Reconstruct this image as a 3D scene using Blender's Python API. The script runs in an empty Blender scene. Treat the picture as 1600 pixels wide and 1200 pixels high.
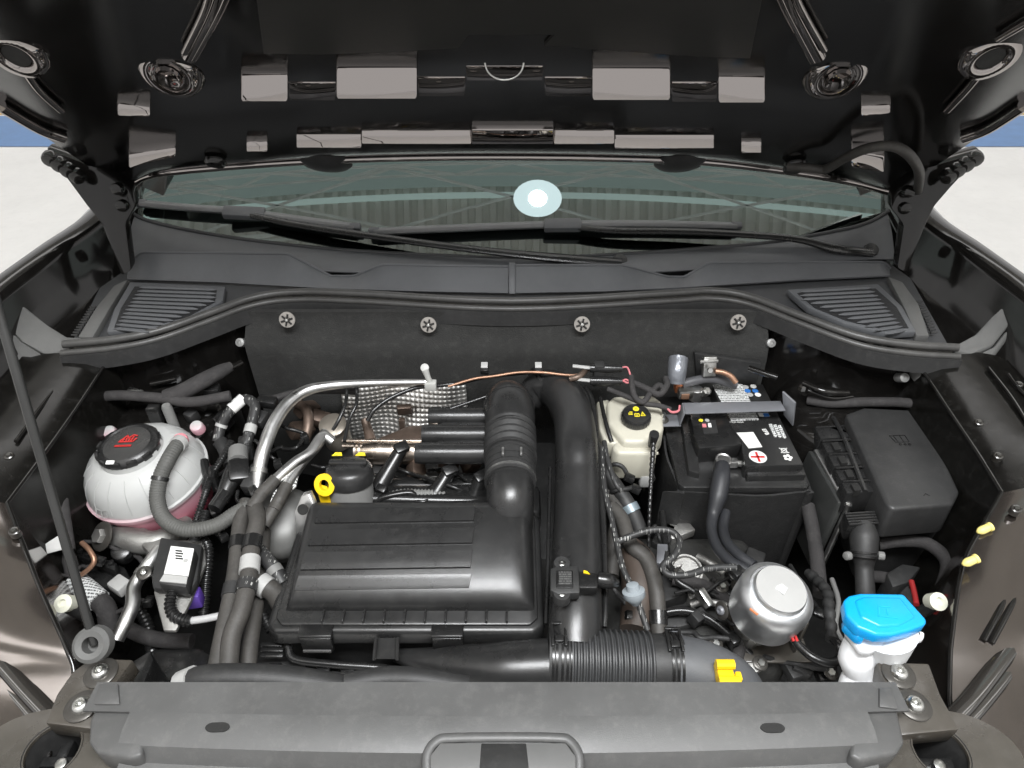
import bpy, bmesh, math, random
from mathutils import Vector, Matrix
random.seed(7)
V = Vector
R = math.radians
C = bpy.context.scene.collection
SC = bpy.context.scene

# ------------------------------------------------------------------ camera, world, exposure
PITCH, F, CAM = R(38), 1050.0, V((0, 0, 1.68))
cam = bpy.data.cameras.new('camera'); camo = bpy.data.objects.new('camera', cam); C.objects.link(camo)
camo.location = CAM; camo.rotation_euler = (R(90) - PITCH, 0, 0)
cam.sensor_width = 36; cam.lens = 36 * F / 1600; cam.clip_start = .02; cam.clip_end = 300
SC.camera = camo
w = bpy.data.worlds.new('World'); SC.world = w; w.use_nodes = True
bg = w.node_tree.nodes['Background']; bg.inputs[0].default_value = (1.0, .985, .975, 1); bg.inputs[1].default_value = .9
SC.view_settings.view_transform = 'Standard'; SC.view_settings.look = 'None'
SC.view_settings.exposure = 0.0; SC.view_settings.gamma = 1
SC.render.engine = 'CYCLES'
la_ = bpy.data.lights.new('added_key_light', 'AREA'); la_.shape = 'RECTANGLE'; la_.size = 1.1; la_.size_y = .35; la_.energy = 66; la_.color = (.97, .985, 1.0)  # unseen area light added above the car's front as key light
lo_ = bpy.data.objects.new('added_key_light', la_); C.objects.link(lo_); lo_.location = (.1, .02, 2.65)
lo_.rotation_euler = (V((0, .85, .85)) - lo_.location).to_track_quat('-Z', 'Y').to_euler()

# ------------------------------------------------------------------ pixel helpers (photograph 1600 x 1200)
FW = V((0, math.cos(PITCH), -math.sin(PITCH))); UP = V((0, math.sin(PITCH), math.cos(PITCH)))
def ray(px, py): return FW + V((1, 0, 0)) * ((px - 800) / F) + UP * ((600 - py) / F)
def P(px, py, z):
    d = ray(px, py); return CAM + d * ((z - CAM.z) / d.z)
def Q(px, py, y):
    d = ray(px, py); return CAM + d * (y / d.y)
def PL(px, py, p0, n):
    d = ray(px, py); return CAM + d * ((p0 - CAM).dot(n) / d.dot(n))
def mpp(p): return (V(p) - CAM).dot(FW) / F          # metres per photo pixel at a point

# ------------------------------------------------------------------ materials
MATS = {}
def mat(name, col, rough=.5, metal=0.0, ior=1.5, bump=0.0, bscale=300, var=.0, vscale=8, rvar=.0, coat=0.0, trans=0.0, sss=0.0, emit=None, dust=0.0, spec=.5):
    if name in MATS: return MATS[name]
    m = bpy.data.materials.new(name); m.use_nodes = True; nt = m.node_tree; b = nt.nodes['Principled BSDF']
    def node(t, **k):
        n = nt.nodes.new(t)
        for a, v in k.items(): n.inputs[a].default_value = v
        return n
    L = nt.links.new
    b.inputs['Base Color'].default_value = (*col, 1); b.inputs['Roughness'].default_value = rough
    b.inputs['Metallic'].default_value = metal; b.inputs['IOR'].default_value = ior
    b.inputs['Specular IOR Level'].default_value = spec
    b.inputs['Coat Weight'].default_value = coat; b.inputs['Coat Roughness'].default_value = .05
    b.inputs['Transmission Weight'].default_value = trans
    if sss: b.inputs['Subsurface Weight'].default_value = sss; b.inputs['Subsurface Radius'].default_value = (.02, .02, .02); b.inputs['Subsurface Scale'].default_value = .5
    if emit: b.inputs['Emission Color'].default_value = (*emit[0], 1); b.inputs['Emission Strength'].default_value = emit[1]
    tc = node('ShaderNodeTexCoord')
    colsock = None
    if var or dust or rvar:
        ns = node('ShaderNodeTexNoise', Scale=vscale, Detail=6.0, Roughness=.65); L(tc.outputs['Object'], ns.inputs['Vector'])
        if var:
            hs = node('ShaderNodeMapRange'); L(ns.outputs[0], hs.inputs[0])
            hs.inputs[1].default_value = .3; hs.inputs[2].default_value = .7; hs.inputs[3].default_value = 1 - var; hs.inputs[4].default_value = 1 + var
            mx = nt.nodes.new('ShaderNodeMix'); mx.data_type = 'RGBA'; mx.blend_type = 'MULTIPLY'; mx.inputs[0].default_value = 1
            mx.inputs[6].default_value = (*col, 1); L(hs.outputs[0], mx.inputs[7]); colsock = mx.outputs[2]
        if dust:
            n2 = node('ShaderNodeTexNoise', Scale=vscale * 9, Detail=8.0, Roughness=.75); L(tc.outputs['Object'], n2.inputs['Vector'])
            mr = node('ShaderNodeMapRange'); L(n2.outputs[0], mr.inputs[0]); mr.inputs[1].default_value = .5; mr.inputs[2].default_value = .78; mr.inputs[4].default_value = dust
            m2 = nt.nodes.new('ShaderNodeMix'); m2.data_type = 'RGBA'; L(mr.outputs[0], m2.inputs[0])
            if colsock: L(colsock, m2.inputs[6])
            else: m2.inputs[6].default_value = (*col, 1)
            m2.inputs[7].default_value = (.2, .195, .185, 1); colsock = m2.outputs[2]
        if colsock: L(colsock, b.inputs['Base Color'])
        if rvar:
            rr = node('ShaderNodeMapRange'); L(ns.outputs[0], rr.inputs[0]); rr.inputs[1].default_value = .3; rr.inputs[2].default_value = .7
            rr.inputs[3].default_value = max(.02, rough - rvar); rr.inputs[4].default_value = rough + rvar; L(rr.outputs[0], b.inputs['Roughness'])
    if bump:
        nb = node('ShaderNodeTexNoise', Scale=bscale, Detail=3.0); L(tc.outputs['Object'], nb.inputs['Vector'])
        bp = node('ShaderNodeBump'); bp.inputs['Strength'].default_value = bump; bp.inputs['Distance'].default_value = .002
        L(nb.outputs[0], bp.inputs['Height']); L(bp.outputs[0], b.inputs['Normal'])
    MATS[name] = m
    return m

BLK = mat('satin_black_plastic', (.018, .018, .018), .29, bump=.10, bscale=900, var=.25, rvar=.06, dust=.06)
BLKM = mat('matt_black_plastic', (.02, .02, .02), .55, bump=.12, bscale=700, var=.3, dust=.12)
BLKG = mat('gloss_black_plastic', (.012, .012, .012), .27, var=.2, rvar=.08, dust=.05)
RUB = mat('black_rubber', (.022, .022, .022), .55, bump=.1, bscale=500, var=.3, dust=.12)
HOSE = mat('dusty_rubber_hose', (.045, .042, .038), .6, bump=.15, bscale=600, var=.3, vscale=20, dust=.2)
LOOM = mat('cloth_loom_tape', (.028, .026, .026), .85, bump=.5, bscale=350, var=.3, dust=.15)
GREY = mat('weathered_grey_plastic', (.072, .072, .071), .46, bump=.12, bscale=1100, var=.16, vscale=7, rvar=.08, dust=.22)
COWL = mat('cowl_plastic', (.085, .088, .093), .55, bump=.15, bscale=900, var=.18, vscale=5, dust=.06)
COWLD = mat('cowl_plastic_dark', (.04, .041, .043), .6, bump=.15, bscale=900, var=.2, dust=.06)
SEAL = mat('rubber_seal', (.05, .049, .047), .42, bump=.06, bscale=400, var=.25, vscale=14, dust=.15)
FOAM = mat('grey_foam_rubber', (.095, .095, .092), .65, bump=.15, bscale=500, var=.15, dust=.1)
PAINT = mat('black_car_paint', (.007, .0065, .006), .1, ior=1.5, var=.3, vscale=3, rvar=.03, dust=.04)
HOODP = mat('lit_hood_paint', (.004, .0035, .003), .035, ior=3.9, var=.3, vscale=3)  # lit copy of the hood paint, boosted so the pressed faces shine
HOODP.node_tree.nodes['Principled BSDF'].inputs['Specular Tint'].default_value = (1, .93, .90, 1)  # warm tone of the reflections put into the paint
HOODS = mat('shaded_hood_paint', (.005, .0046, .0042), .14, ior=1.75, var=.3, vscale=5, rvar=.05)  # shaded copy of the same hood paint, dulled to keep the sheet dark
PAINTD = mat('satin_body_primer', (.022, .02, .017), .28, ior=1.9, var=.3, vscale=10, rvar=.05, dust=.05)
PLATE = mat('brown_black_body_paint', (.05, .044, .036), .3, ior=1.7, var=.2, vscale=12, rvar=.08, dust=.12)
FELT = mat('bulkhead_felt', (.021, .021, .02), .9, bump=.9, bscale=420, var=.35, vscale=7, dust=.12)
ALU = mat('aluminium', (.62, .62, .61), .36, 1, bump=.06, bscale=500, var=.15, vscale=20, rvar=.1)
CAST = mat('cast_aluminium', (.36, .355, .34), .5, .9, bump=.35, bscale=450, var=.25, vscale=18, rvar=.1, dust=.2)
STEEL = mat('zinc_steel', (.55, .55, .53), .32, 1, var=.25, vscale=40, rvar=.1)
DSTEEL = mat('dull_grey_steel', (.2, .205, .22), .42, .35, var=.12, vscale=10, bump=.04)
CAN = mat('brushed_aluminium_can', (.78, .79, .8), .44, 1, bump=.05, bscale=60, var=.08, vscale=30, rvar=.07)
TANKM = None
BRK = mat('milky_plastic', (.5, .48, .40), .38, sss=.2, var=.06, vscale=10)
WHT = mat('white_plastic', (.78, .79, .8), .4, var=.05, vscale=12)
LAB = mat('white_label', (.72, .72, .7), .5, var=.05, vscale=25)
LABG = mat('grey_label', (.38, .38, .37), .5, var=.1, vscale=25)
YEL = mat('yellow_plastic', (.85, .56, .01), .4, var=.06)
YELP = mat('pale_yellow_plastic', (.8, .68, .22), .45, var=.1)
YPR = mat('yellow_print', (.75, .62, .03), .5)
BLUE = mat('blue_plastic', (.005, .32, .72), .33, var=.06, vscale=15, sss=.1)
RED = mat('red_print', (.5, .02, .018), .5)
REDW = mat('red_wire', (.6, .04, .04), .4)
PINKW = mat('pink_wire', (.62, .2, .22), .45)
COP = mat('copper', (.36, .21, .14), .45, .7, var=.3, vscale=30)
RUST = mat('heat_browned_metal', (.13, .095, .075), .48, .6, var=.45, vscale=18, bump=.2, bscale=200)
SHINE = mat('bright_exhaust_steel', (.62, .53, .45), .28, 1, var=.3, vscale=14, rvar=.12)
PURP = mat('violet_plastic', (.1, .05, .32), .5)
BLUEP = mat('blue_print', (.03, .15, .45), .5)
ORNG = mat('terracotta_plastic', (.5, .17, .07), .5)
PAPER = mat('creased_paper', (.6, .5, .42), .8, bump=.5, bscale=60)
VOID = mat('grimy_void_black', (.008, .008, .0075), .7, var=.4, bump=.4, bscale=60, dust=.08)  # grimy black; also the painted dark of grooves and holes

def print_mat(name, paper, ink, rows=120, cut=.5):
    m = mat(name, paper, .5); nt = m.node_tree; L = nt.links.new; b = nt.nodes['Principled BSDF']
    tc = nt.nodes.new('ShaderNodeTexCoord'); sp = nt.nodes.new('ShaderNodeSeparateXYZ'); L(tc.outputs['Object'], sp.inputs[0])
    def mth(op, a, v=None):
        n = nt.nodes.new('ShaderNodeMath'); n.operation = op
        for i, q in enumerate((a, v)):
            if q is None: continue
            if isinstance(q, (int, float)): n.inputs[i].default_value = q
            else: L(q, n.inputs[i])
        return n.outputs[0]
    row = mth('MULTIPLY', sp.outputs[1], rows)
    line = mth('GREATER_THAN', mth('FRACT', row), .45)
    cb = nt.nodes.new('ShaderNodeCombineXYZ'); L(mth('MULTIPLY', sp.outputs[0], 900), cb.inputs[0]); L(mth('FLOOR', row), cb.inputs[1])
    ns = nt.nodes.new('ShaderNodeTexNoise'); ns.inputs['Scale'].default_value = .7; L(cb.outputs[0], ns.inputs['Vector'])
    inkf = mth('MULTIPLY', line, mth('GREATER_THAN', ns.outputs[0], cut))
    mx = nt.nodes.new('ShaderNodeMix'); mx.data_type = 'RGBA'; L(inkf, mx.inputs[0]); mx.inputs[6].default_value = (*paper, 1); mx.inputs[7].default_value = (*ink, 1)
    L(mx.outputs[2], b.inputs['Base Color'])
    return m
PRN = print_mat('printed_label', (.62, .63, .62), (.08, .08, .08), 190, .46)
PRND = print_mat('printed_dark', (.02, .02, .02), (.09, .09, .088), 260, .45)
PRNH = print_mat('hose_print', (.025, .025, .025), (.42, .42, .4), 110, .62)

# ------------------------------------------------------------------ object helpers
WL = {}
def tag(o, label=None, cat=None, group=None, kind=None):
    if label: o['label'] = label
    if cat: o['category'] = cat
    if group: o['group'] = group
    if kind: o['kind'] = kind
    return o
def T(name, label, cat, loc, group=None):
    o = bpy.data.objects.new(name, None); C.objects.link(o); o.location = loc; o.empty_display_size = .05
    WL[o] = V(loc); return tag(o, label, cat, group)
def ob(name, bm, m, parent=None, smooth=35, label=None):
    me = bpy.data.meshes.new(name)
    bmesh.ops.recalc_face_normals(bm, faces=bm.faces[:])
    vs = [v.co for v in bm.verts]
    c = V([(min(v[i] for v in vs) + max(v[i] for v in vs)) / 2 for i in range(3)])
    bmesh.ops.translate(bm, verts=bm.verts[:], vec=-c)
    bm.to_mesh(me); bm.free()
    if smooth:
        me.shade_smooth()
        if smooth < 180: me.set_sharp_from_angle(angle=R(smooth))
    me.materials.append(m)
    o = bpy.data.objects.new(name, me); C.objects.link(o); o.location = c; WL[o] = c
    if parent:
        o.parent = parent; o.matrix_parent_inverse = Matrix.Translation(-WL[parent])
    if label: o['label'] = label
    return o
B = bmesh.new
def bev(bm, edges, w, seg=2):
    if w > 0: bmesh.ops.bevel(bm, geom=edges, offset=w, segments=seg, affect='EDGES', profile=.5, clamp_overlap=True)
def prism(bm, top, bot, bevel=0, seg=2):
    n = len(top)
    a = [bm.verts.new(p) for p in top]; b = [bm.verts.new(p) for p in bot]
    fs = [bm.faces.new(a), bm.faces.new(b[::-1])]
    for i in range(n): fs.append(bm.faces.new((a[i], b[i], b[(i + 1) % n], a[(i + 1) % n])))
    if bevel:
        es = set()
        for f in fs: es.update(f.edges)
        bmesh.ops.recalc_face_normals(bm, faces=fs)
        bev(bm, list(es), bevel, seg)
    return bm
def pz(bm, pix, z0, z1, bevel=0, seg=2, flare=1.0):
    """outline traced at height z1, extruded straight down to z0"""
    top = [P(x, y, z1) for x, y in pix]; c = sum(top, V()) / len(top)
    bot = [V((c.x + (p.x - c.x) * flare, c.y + (p.y - c.y) * flare, z0)) for p in top]
    return prism(bm, top, bot, bevel, seg)
def pr(bm, pts, vec, bevel=0, seg=2):
    pts = [V(p) for p in pts]; return prism(bm, pts, [p + V(vec) for p in pts], bevel, seg)
def box(bm, c, s, rot=None, bevel=0, seg=2):
    M = rot.to_3x3() if rot else Matrix.Identity(3); c = V(c)
    q = [(-1, -1), (1, -1), (1, 1), (-1, 1)]
    t = [c + M @ V((x * s[0] / 2, y * s[1] / 2, s[2] / 2)) for x, y in q]
    b = [c + M @ V((x * s[0] / 2, y * s[1] / 2, -s[2] / 2)) for x, y in q]
    return prism(bm, t, b, bevel, seg)
def rz(a): return Matrix.Rotation(R(a), 4, 'Z')
def euler(x, y, z): return Matrix.Rotation(R(z), 4, 'Z') @ Matrix.Rotation(R(y), 4, 'Y') @ Matrix.Rotation(R(x), 4, 'X')
def cat(pts, res):
    pts = [V(p) for p in pts]
    if len(pts) == 2 or res <= 1:
        if res <= 1: return pts, [float(i) for i in range(len(pts))]
    q = [pts[0] * 2 - pts[1]] + pts + [pts[-1] * 2 - pts[-2]]
    out, par = [], []
    for i in range(1, len(q) - 2):
        p0, p1, p2, p3 = q[i - 1:i + 3]
        for k in range(res):
            t = k / res
            out.append(.5 * ((2 * p1) + (p2 - p0) * t + (2 * p0 - 5 * p1 + 4 * p2 - p3) * t * t + (3 * p1 - p0 - 3 * p2 + p3) * t ** 3)); par.append(i - 1 + t)
    out.append(pts[-1]); par.append(len(pts) - 1.0)
    return out, par
def tube(bm, pts, r, seg=10, res=6, corr=None, flat=None):
    """swept tube; r number or one per control point; corr=(pitch, depth) corrugation; flat=(scale along z)"""
    path, par = cat(pts, res)
    if corr:
        dist = [0]
        for a, b in zip(path, path[1:]): dist.append(dist[-1] + (b - a).length)
        n = max(4, int(dist[-1] / corr[0] * 4)); np_, npar = [], []
        j = 0
        for k in range(n + 1):
            d = dist[-1] * k / n
            while j < len(dist) - 2 and dist[j + 1] < d: j += 1
            t = (d - dist[j]) / max(1e-9, dist[j + 1] - dist[j])
            np_.append(path[j].lerp(path[j + 1], min(1, max(0, t)))); npar.append(par[j] + (par[j + 1] - par[j]) * t)
        path, par = np_, npar
    def rad(i):
        if isinstance(r, (int, float)): v = r
        else:
            a = min(int(par[i]), len(r) - 2); v = r[a] + (r[a + 1] - r[a]) * (par[i] - a)
        if corr and i % 4 >= 2: v -= corr[1]
        return v
    nrm = None; rings = []
    for i, p in enumerate(path):
        t = (path[min(i + 1, len(path) - 1)] - path[max(i - 1, 0)]).normalized()
        if nrm is None: nrm = t.orthogonal().normalized() if abs(t.z) > .9 else V((0, 0, 1)).cross(t).normalized()
        nrm = (nrm - t * nrm.dot(t)).normalized(); bn = t.cross(nrm)
        rr = rad(i)
        rings.append([bm.verts.new(p + (nrm * math.cos(2 * math.pi * k / seg) + bn * math.sin(2 * math.pi * k / seg) * (flat or 1)) * rr) for k in range(seg)])
    for a, b in zip(rings, rings[1:]):
        for k in range(seg): bm.faces.new((a[k], a[(k + 1) % seg], b[(k + 1) % seg], b[k]))
    bm.faces.new(rings[0][::-1]); bm.faces.new(rings[-1])
    return bm
def ptube(bm, pix, r, **k): return tube(bm, [P(*p) for p in pix], r, **k)
def lathe(bm, prof, o, axis=(0, 0, 1), seg=24, sx=1.0):
    ax = V(axis).normalized(); u = V((1, 0, 0)); u = (u - ax * u.dot(ax)).normalized(); v = ax.cross(u); o = V(o)
    rings = []
    for r, h in prof:
        if r <= 1e-6: rings.append([bm.verts.new(o + ax * h)])
        else: rings.append([bm.verts.new(o + ax * h + (u * math.cos(2 * math.pi * k / seg) * sx + v * math.sin(2 * math.pi * k / seg)) * r) for k in range(seg)])
    for a, b in zip(rings, rings[1:]):
        for k in range(seg):
            l = (k + 1) % seg
            if len(a) == 1 and len(b) == 1: continue
            if len(a) == 1: bm.faces.new((a[0], b[k], b[l]))
            elif len(b) == 1: bm.faces.new((a[k], a[l], b[0]))
            else: bm.faces.new((a[k], a[l], b[l], b[k]))
    if len(rings[0]) > 1: bm.faces.new(rings[0][::-1])
    if len(rings[-1]) > 1: bm.faces.new(rings[-1])
    return bm
def grid(bm, nu, nv, fn):
    g = [[bm.verts.new(fn(i / nu, j / nv)) for j in range(nv + 1)] for i in range(nu + 1)]
    for i in range(nu):
        for j in range(nv): bm.faces.new((g[i][j], g[i + 1][j], g[i + 1][j + 1], g[i][j + 1]))
    return bm
def thick(bm, d):
    bmesh.ops.recalc_face_normals(bm, faces=bm.faces[:])
    bmesh.ops.solidify(bm, geom=bm.faces[:], thickness=d); return bm
def disc_profile(r, h, b=.2):
    k = min(r, h) * b; return [(0, 0), (r - k * .3, 0), (r, k * .3), (r, h - k), (r - k * .3, h - k * .3), (r - k, h), (0, h)]
def text(name, s, size, m, o, xd, yd, parent, align='CENTER', bold=0):
    cu = bpy.data.curves.new('t', 'FONT'); cu.body = s; cu.size = size; cu.align_x = align; cu.align_y = 'CENTER'; cu.offset = bold; cu.resolution_u = 2
    t = bpy.data.objects.new('t', cu); C.objects.link(t)
    me = bpy.data.meshes.new_from_object(t.evaluated_get(bpy.context.evaluated_depsgraph_get())); bpy.data.objects.remove(t)
    bm = B(); bm.from_mesh(me); bpy.data.meshes.remove(me)
    x = V(xd).normalized(); n = x.cross(V(yd)).normalized(); y = n.cross(x)
    for v in bm.verts: v.co = V(o) + x * v.co.x + y * v.co.y + n * .0006
    return ob(name, bm, m, parent, 0)
def decal(name, pix, z, m, parent, th=.0012):
    bm = B(); top = [P(x, y, z + th) for x, y in pix]; prism(bm, top, [p - V((0, 0, th * 1.6)) for p in top]); return ob(name, bm, m, parent, 0)
def bolt(name, p, ax, r, parent, m=STEEL, washer=True, label=None, torx=True):
    """screw head with washer: returns head (washer is its child)"""
    bm = B(); h = r * .9
    lathe(bm, [(r, r * .1), (r, h * .55), (r * .85, h * .85), (r * .62, h), (r * .42, h), (r * .36, h * .5), (0, h * .5)] if torx else [(r, 0), (r, h * .8), (r * .85, h), (0, h)], p, ax, 6 if not torx else 14)
    o = ob(name, bm, m, parent, 40, label)
    if washer:
        bm = B(); lathe(bm, [(r * 1.9, 0), (r * 1.9, r * .12), (r * 1.75, r * .22), (r * .9, r * .25)], p, ax, 20); ob('washer', bm, mat('dark_washer', (.07, .066, .06), .35, .5, var=.2, vscale=40), o, 40)
    return o
UPV = V((0, 0, 1))

# ------------------------------------------------------------------ windscreen surface (bowed, 30 degrees)
TG = math.tan(R(30))
def gf(p): return p.z - 1.0 - TG * (p.y - 1.33 - .06 * p.x ** 2)
def gn(p): return V((TG * .12 * p.x, -TG, 1)).normalized()
def G(px, py, off=0.0):
    d = ray(px, py); a, b = .6, 4.0
    for _ in range(50):
        m = (a + b) / 2
        if gf(CAM + d * m) - off * 1.155 > 0: a = m
        else: b = m
    return CAM + d * a

# ------------------------------------------------------------------ setting: workshop floor and roof with its lamps
CZ = 8.0
flo = mat('pale_epoxy_floor', (.78, .775, .76), .35, var=.06, vscale=2.2, bump=.05, bscale=40, dust=.1)
bm = B(); grid(bm, 6, 6, lambda u, v: V((-20 + 40 * u, -18 + 42 * v, 0))); tag(ob('floor', bm, flo, smooth=0), kind='structure')
bm = B(); grid(bm, 1, 1, lambda u, v: V((-20 + 40 * u, 5.0 + .75 * v, .004))); tag(ob('floor_stripe_blue', bm, mat('blue_floor_paint', (.07, .2, .45), .4, var=.1), smooth=0), kind='structure')
bm = B(); grid(bm, 1, 1, lambda u, v: V((-20 + 40 * u, 5.79 + .12 * v, .004))); tag(ob('floor_stripe_yellow', bm, mat('yellow_floor_paint', (.7, .45, .08), .4, var=.1), smooth=0), kind='structure')
roofm = mat('roof_sheet', (.75, .73, .69), .5, var=.12, vscale=1)
def corrug(u, v):
    k = int(round(u * 960)); return V((-12 + 24 * u, -6 + 16 * v, CZ + (.07 if k % 8 < 4 else 0)))
bm = B(); grid(bm, 960, 1, corrug); roof = tag(ob('roof', bm, roofm, smooth=0), kind='structure')
sky = mat('roof_light_sheet', (.2, .24, .23), .5, emit=((.82, 1.0, .96), .42))
skyb = mat('roof_light_bright', (.5, .6, .58), .5, emit=((.82, 1.0, .97), .8))
skyn = mat('roof_light_clear', (.85, .85, .85), .5, emit=((1, .98, .96), 3.6))
trus = mat('painted_roof_steel', (.85, .87, .85), .4, var=.1, vscale=2)
roof_things = []
for i, (y0, y1) in enumerate(((2.36, 2.43), (2.5, 3.4), (-4.2, -3.2), (-1.5, -.7), (5.2, 6.2))):
    bm = B(); box(bm, (0, (y0 + y1) / 2, CZ - .06), (16, y1 - y0, .03))
    ob('roof_light', bm, skyb if y0 == 2.36 else sky if 2 < y0 < 4 else skyn, roof, 0)
for ty in (1.95, 2.62, 4.6, -2.2):
    bm = B(); tube(bm, [(-11, ty, CZ - .9), (11, ty, CZ - .9)], .016, 8, 1); t = ob('truss_chord', bm, trus, roof)
    bm = B(); tube(bm, [(-11, ty, CZ - .2), (11, ty, CZ - .2)], .016, 8, 1); ob('truss_chord', bm, trus, roof)
    for k in range(14):
        x = -10.5 + 1.5 * k
        bm = B(); tube(bm, [(x, ty, CZ - .9), (x + .75, ty, CZ - .2), (x + 1.5, ty, CZ - .9)], .016, 6, 1); ob('lattice_bar', bm, trus, t)
for k in range(7):
    for s in (-1, 1):
        x = -9 + 3 * k
        bm = B(); tube(bm, [(x - 1.5 * s, 1.95, CZ - .75), (x + 1.5 * s, 2.62, CZ - .75)], .016, 6, 1); ob('cross_brace', bm, trus, roof)
lampo = mat('lamp_outer_lens', (.9, .9, .9), .4, emit=((.8, .94, 1.0), 3.4))
lampr = mat('lamp_lens', (.9, .9, .9), .4, emit=((.85, .95, 1.0), 9))
lampm = mat('lamp_diffuser', (.9, .9, .9), .4, emit=((.93, .98, 1.0), 60))
gp = G(840, 310); dd = (gp - CAM).normalized(); nn = gn(gp); rr_ = dd - nn * 2 * dd.dot(nn)
lp = gp + rr_ * ((CZ - 1.0 - gp.z) / rr_.z)
lamp_spots = [(lp.x, lp.y)]
for i, (x, y) in enumerate(lamp_spots):
    t = T('high_bay_lamp', 'oval high bay roof lamp whose glow shows as a white disc in the windscreen', 'lamp', (x, y, CZ - 1))
    bm = B(); lathe(bm, [(.17, 0), (.19, .02), (.19, .06), (.14, .14), (.12, .3), (0, .3)], (x, y, CZ - 1 + .012), seg=28, sx=1.5); ob('lamp_housing', bm, DSTEEL, t)
    bm = B(); lathe(bm, [(0, 0), (.195, 0), (.195, .01), (0, .01)], (x, y, CZ - 1), seg=28, sx=1.5); ob('diffuser', bm, lampr, t)
    bm = B(); lathe(bm, [(.150, 0), (.196, 0), (.196, .009), (.150, .009)], (x, y, CZ - 1.003), seg=28, sx=1.5); ob('outer_lens_ring', bm, lampo, t)
    bm = B(); lathe(bm, [(0, 0), (.085, 0), (.085, .01), (0, .01)], (x, y, CZ - 1.006), seg=20, sx=1.3); ob('light_source', bm, lampm, t)

# ------------------------------------------------------------------ car body
body = T('car_body', 'glossy black car body shell around the open engine bay', 'car body', (0, .9, .3))
SEALPX = [(100, 541), (180, 533), (250, 519), (330, 491), (395, 468), (460, 459), (560, 461), (800, 473), (1040, 461), (1110, 457), (1170, 466), (1250, 496), (1340, 528), (1420, 541), (1495, 546)]
seal_w = [P(x, y, .985) for x, y in SEALPX]
sealpath, _ = cat(seal_w, 8)
# bulkhead sheet under the seal
bm = B(); n = len(sealpath) - 1
grid(bm, n, 6, lambda u, v: sealpath[int(round(u * n))] + V((0, .012 + .02 * math.sin(v * 3), -.01 - .56 * v))); thick(bm, .012)
ob('bulkhead', bm, PAINT, body, 60)
# undertray
bm = B(); box(bm, (0, .75, .42), (1.9, 1.3, .02)); ob('undertray', bm, VOID, body)
# wings: outer skin, rolled top edge, gutter wall, gutter floor
def wing(sx):
    sec = [(.16, -.62), (.155, -.35), (.13, -.12), (.09, -.03), (.05, -.004), (.02, 0), (.005, -.006), (.0, -.02), (-.012, -.06), (-.03, -.10), (-.055, -.135), (-.09, -.15)]
    path = [(.86, 1.75, 1.13), (.865, 1.40, 1.085), (.895, 1.22, 1.075), (.93, 1.06, 1.06), (.945, .85, 1.04), (.93, .6, .99), (.86, .40, .93), (.70, .25, .86)]
    pp, _ = cat([V(p) for p in path], 6); N = len(pp) - 1; K = len(sec) - 1
    def f(u, v):
        p = pp[int(round(u * N))]; s = sec[int(round(v * K))]
        return V((sx * (p.x + s[0]), p.y, p.z + s[1]))
    bm = B(); grid(bm, N, K, f); thick(bm, .0015); return ob('wing_panel', bm, PAINT, body, 60)
wing(1); wing(-1)
# apron (inner wing top) right / left, traced at its own height falling towards the front
WINGSHADE = mat('shaded_wing_paint', (.006, .0057, .005), .22, rvar=.08, ior=1.33, bump=.08, bscale=50, var=.3, vscale=7, dust=.06)  # shaded copy of the wing paint, dark reflections put into its colour
WINGP = mat('lit_wing_paint', (.018, .015, .013), .13, ior=2.35, var=.25, vscale=7, rvar=.04, dust=.05)  # lit copy of the wing paint for the front panels
WINGP.node_tree.nodes['Principled BSDF'].inputs['Specular Tint'].default_value = (1, .92, .87, 1)  # warm reflected light put into the front wing paint
def apron(edge, sx, m, nm):
    inner = [P(*e) for e in edge]; ii, _ = cat(inner, 5); N = len(ii) - 1
    def f(u, v):
        p = ii[int(round(u * N))]; out = max(sx * p.x + .12, .90 - .10 * max(0, (.62 - p.y) / .25))
        q = V((sx * out, p.y - .01, p.z + .005))
        if v < .34: k = v / .3334; return p + V((-sx * .03 * (1 - k), 0, -.42 * (1 - k) - .006 * k))
        k = (v - .3334) / .6667; r = p.lerp(q, k); r.z += .012 * math.sin(k * math.pi); return r
    bm = B(); grid(bm, N, 9, f); thick(bm, .002); o = ob(nm, bm, m, body, 50)
    bm = B(); tube(bm, [p + V((0, 0, -.004)) for p in ii], .0032, 8, 1); ob('folded_edge', bm, PAINT, o, 60)
    return o
apron([(1430, 556, .955), (1482, 635, .945), (1530, 706, .94), (1568, 768, .935)], 1, WINGSHADE, 'inner_wing_rear')
apron([(1567, 766, .942), (1540, 815, .925), (1507, 880, .90), (1490, 985, .868), (1486, 1050, .85), (1490, 1120, .835), (1530, 1230, .82)], 1, WINGP, 'inner_wing_front')
apron([(170, 556, .955), (118, 635, .945), (60, 716, .94), (8, 785, .935)], -1, WINGSHADE, 'inner_wing_rear')
apron([(9, 783, .942), (35, 850, .925), (62, 920, .898), (100, 1005, .87), (114, 1055, .85), (90, 1120, .835), (60, 1230, .82)], -1, WINGP, 'inner_wing_front')
# small clips, seams and screws on the wing tops
for px, py, z, sx in ((1560, 712, .95, 1), (1588, 795, .95, 1), (1530, 660, .95, 1), (1592, 600, .96, 1), (40, 640, .95, -1), (14, 712, .95, -1), (22, 830, .94, -1)):
    p = P(px, py, z); bm = B(); lathe(bm, [(.007, -.01), (.007, .001), (.0055, .002), (.004, .0015), (.003, .004), (0, .004)], p, (-sx * .15, -.15, 1), 14); ob('wing_screw', bm, PAINTD, body)
for pts in ([(1575, 585, .97), (1590, 605, .965), (1608, 622, .96)], [(1545, 575, .97), (1580, 620, .965), (1605, 660, .96)], [(25, 690, .955), (62, 640, .955), (88, 606, .955)]):
    bm = B(); ptube(bm, pts, .0035, seg=8); ob('wing_seam', bm, PAINT, body, 60)
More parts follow.
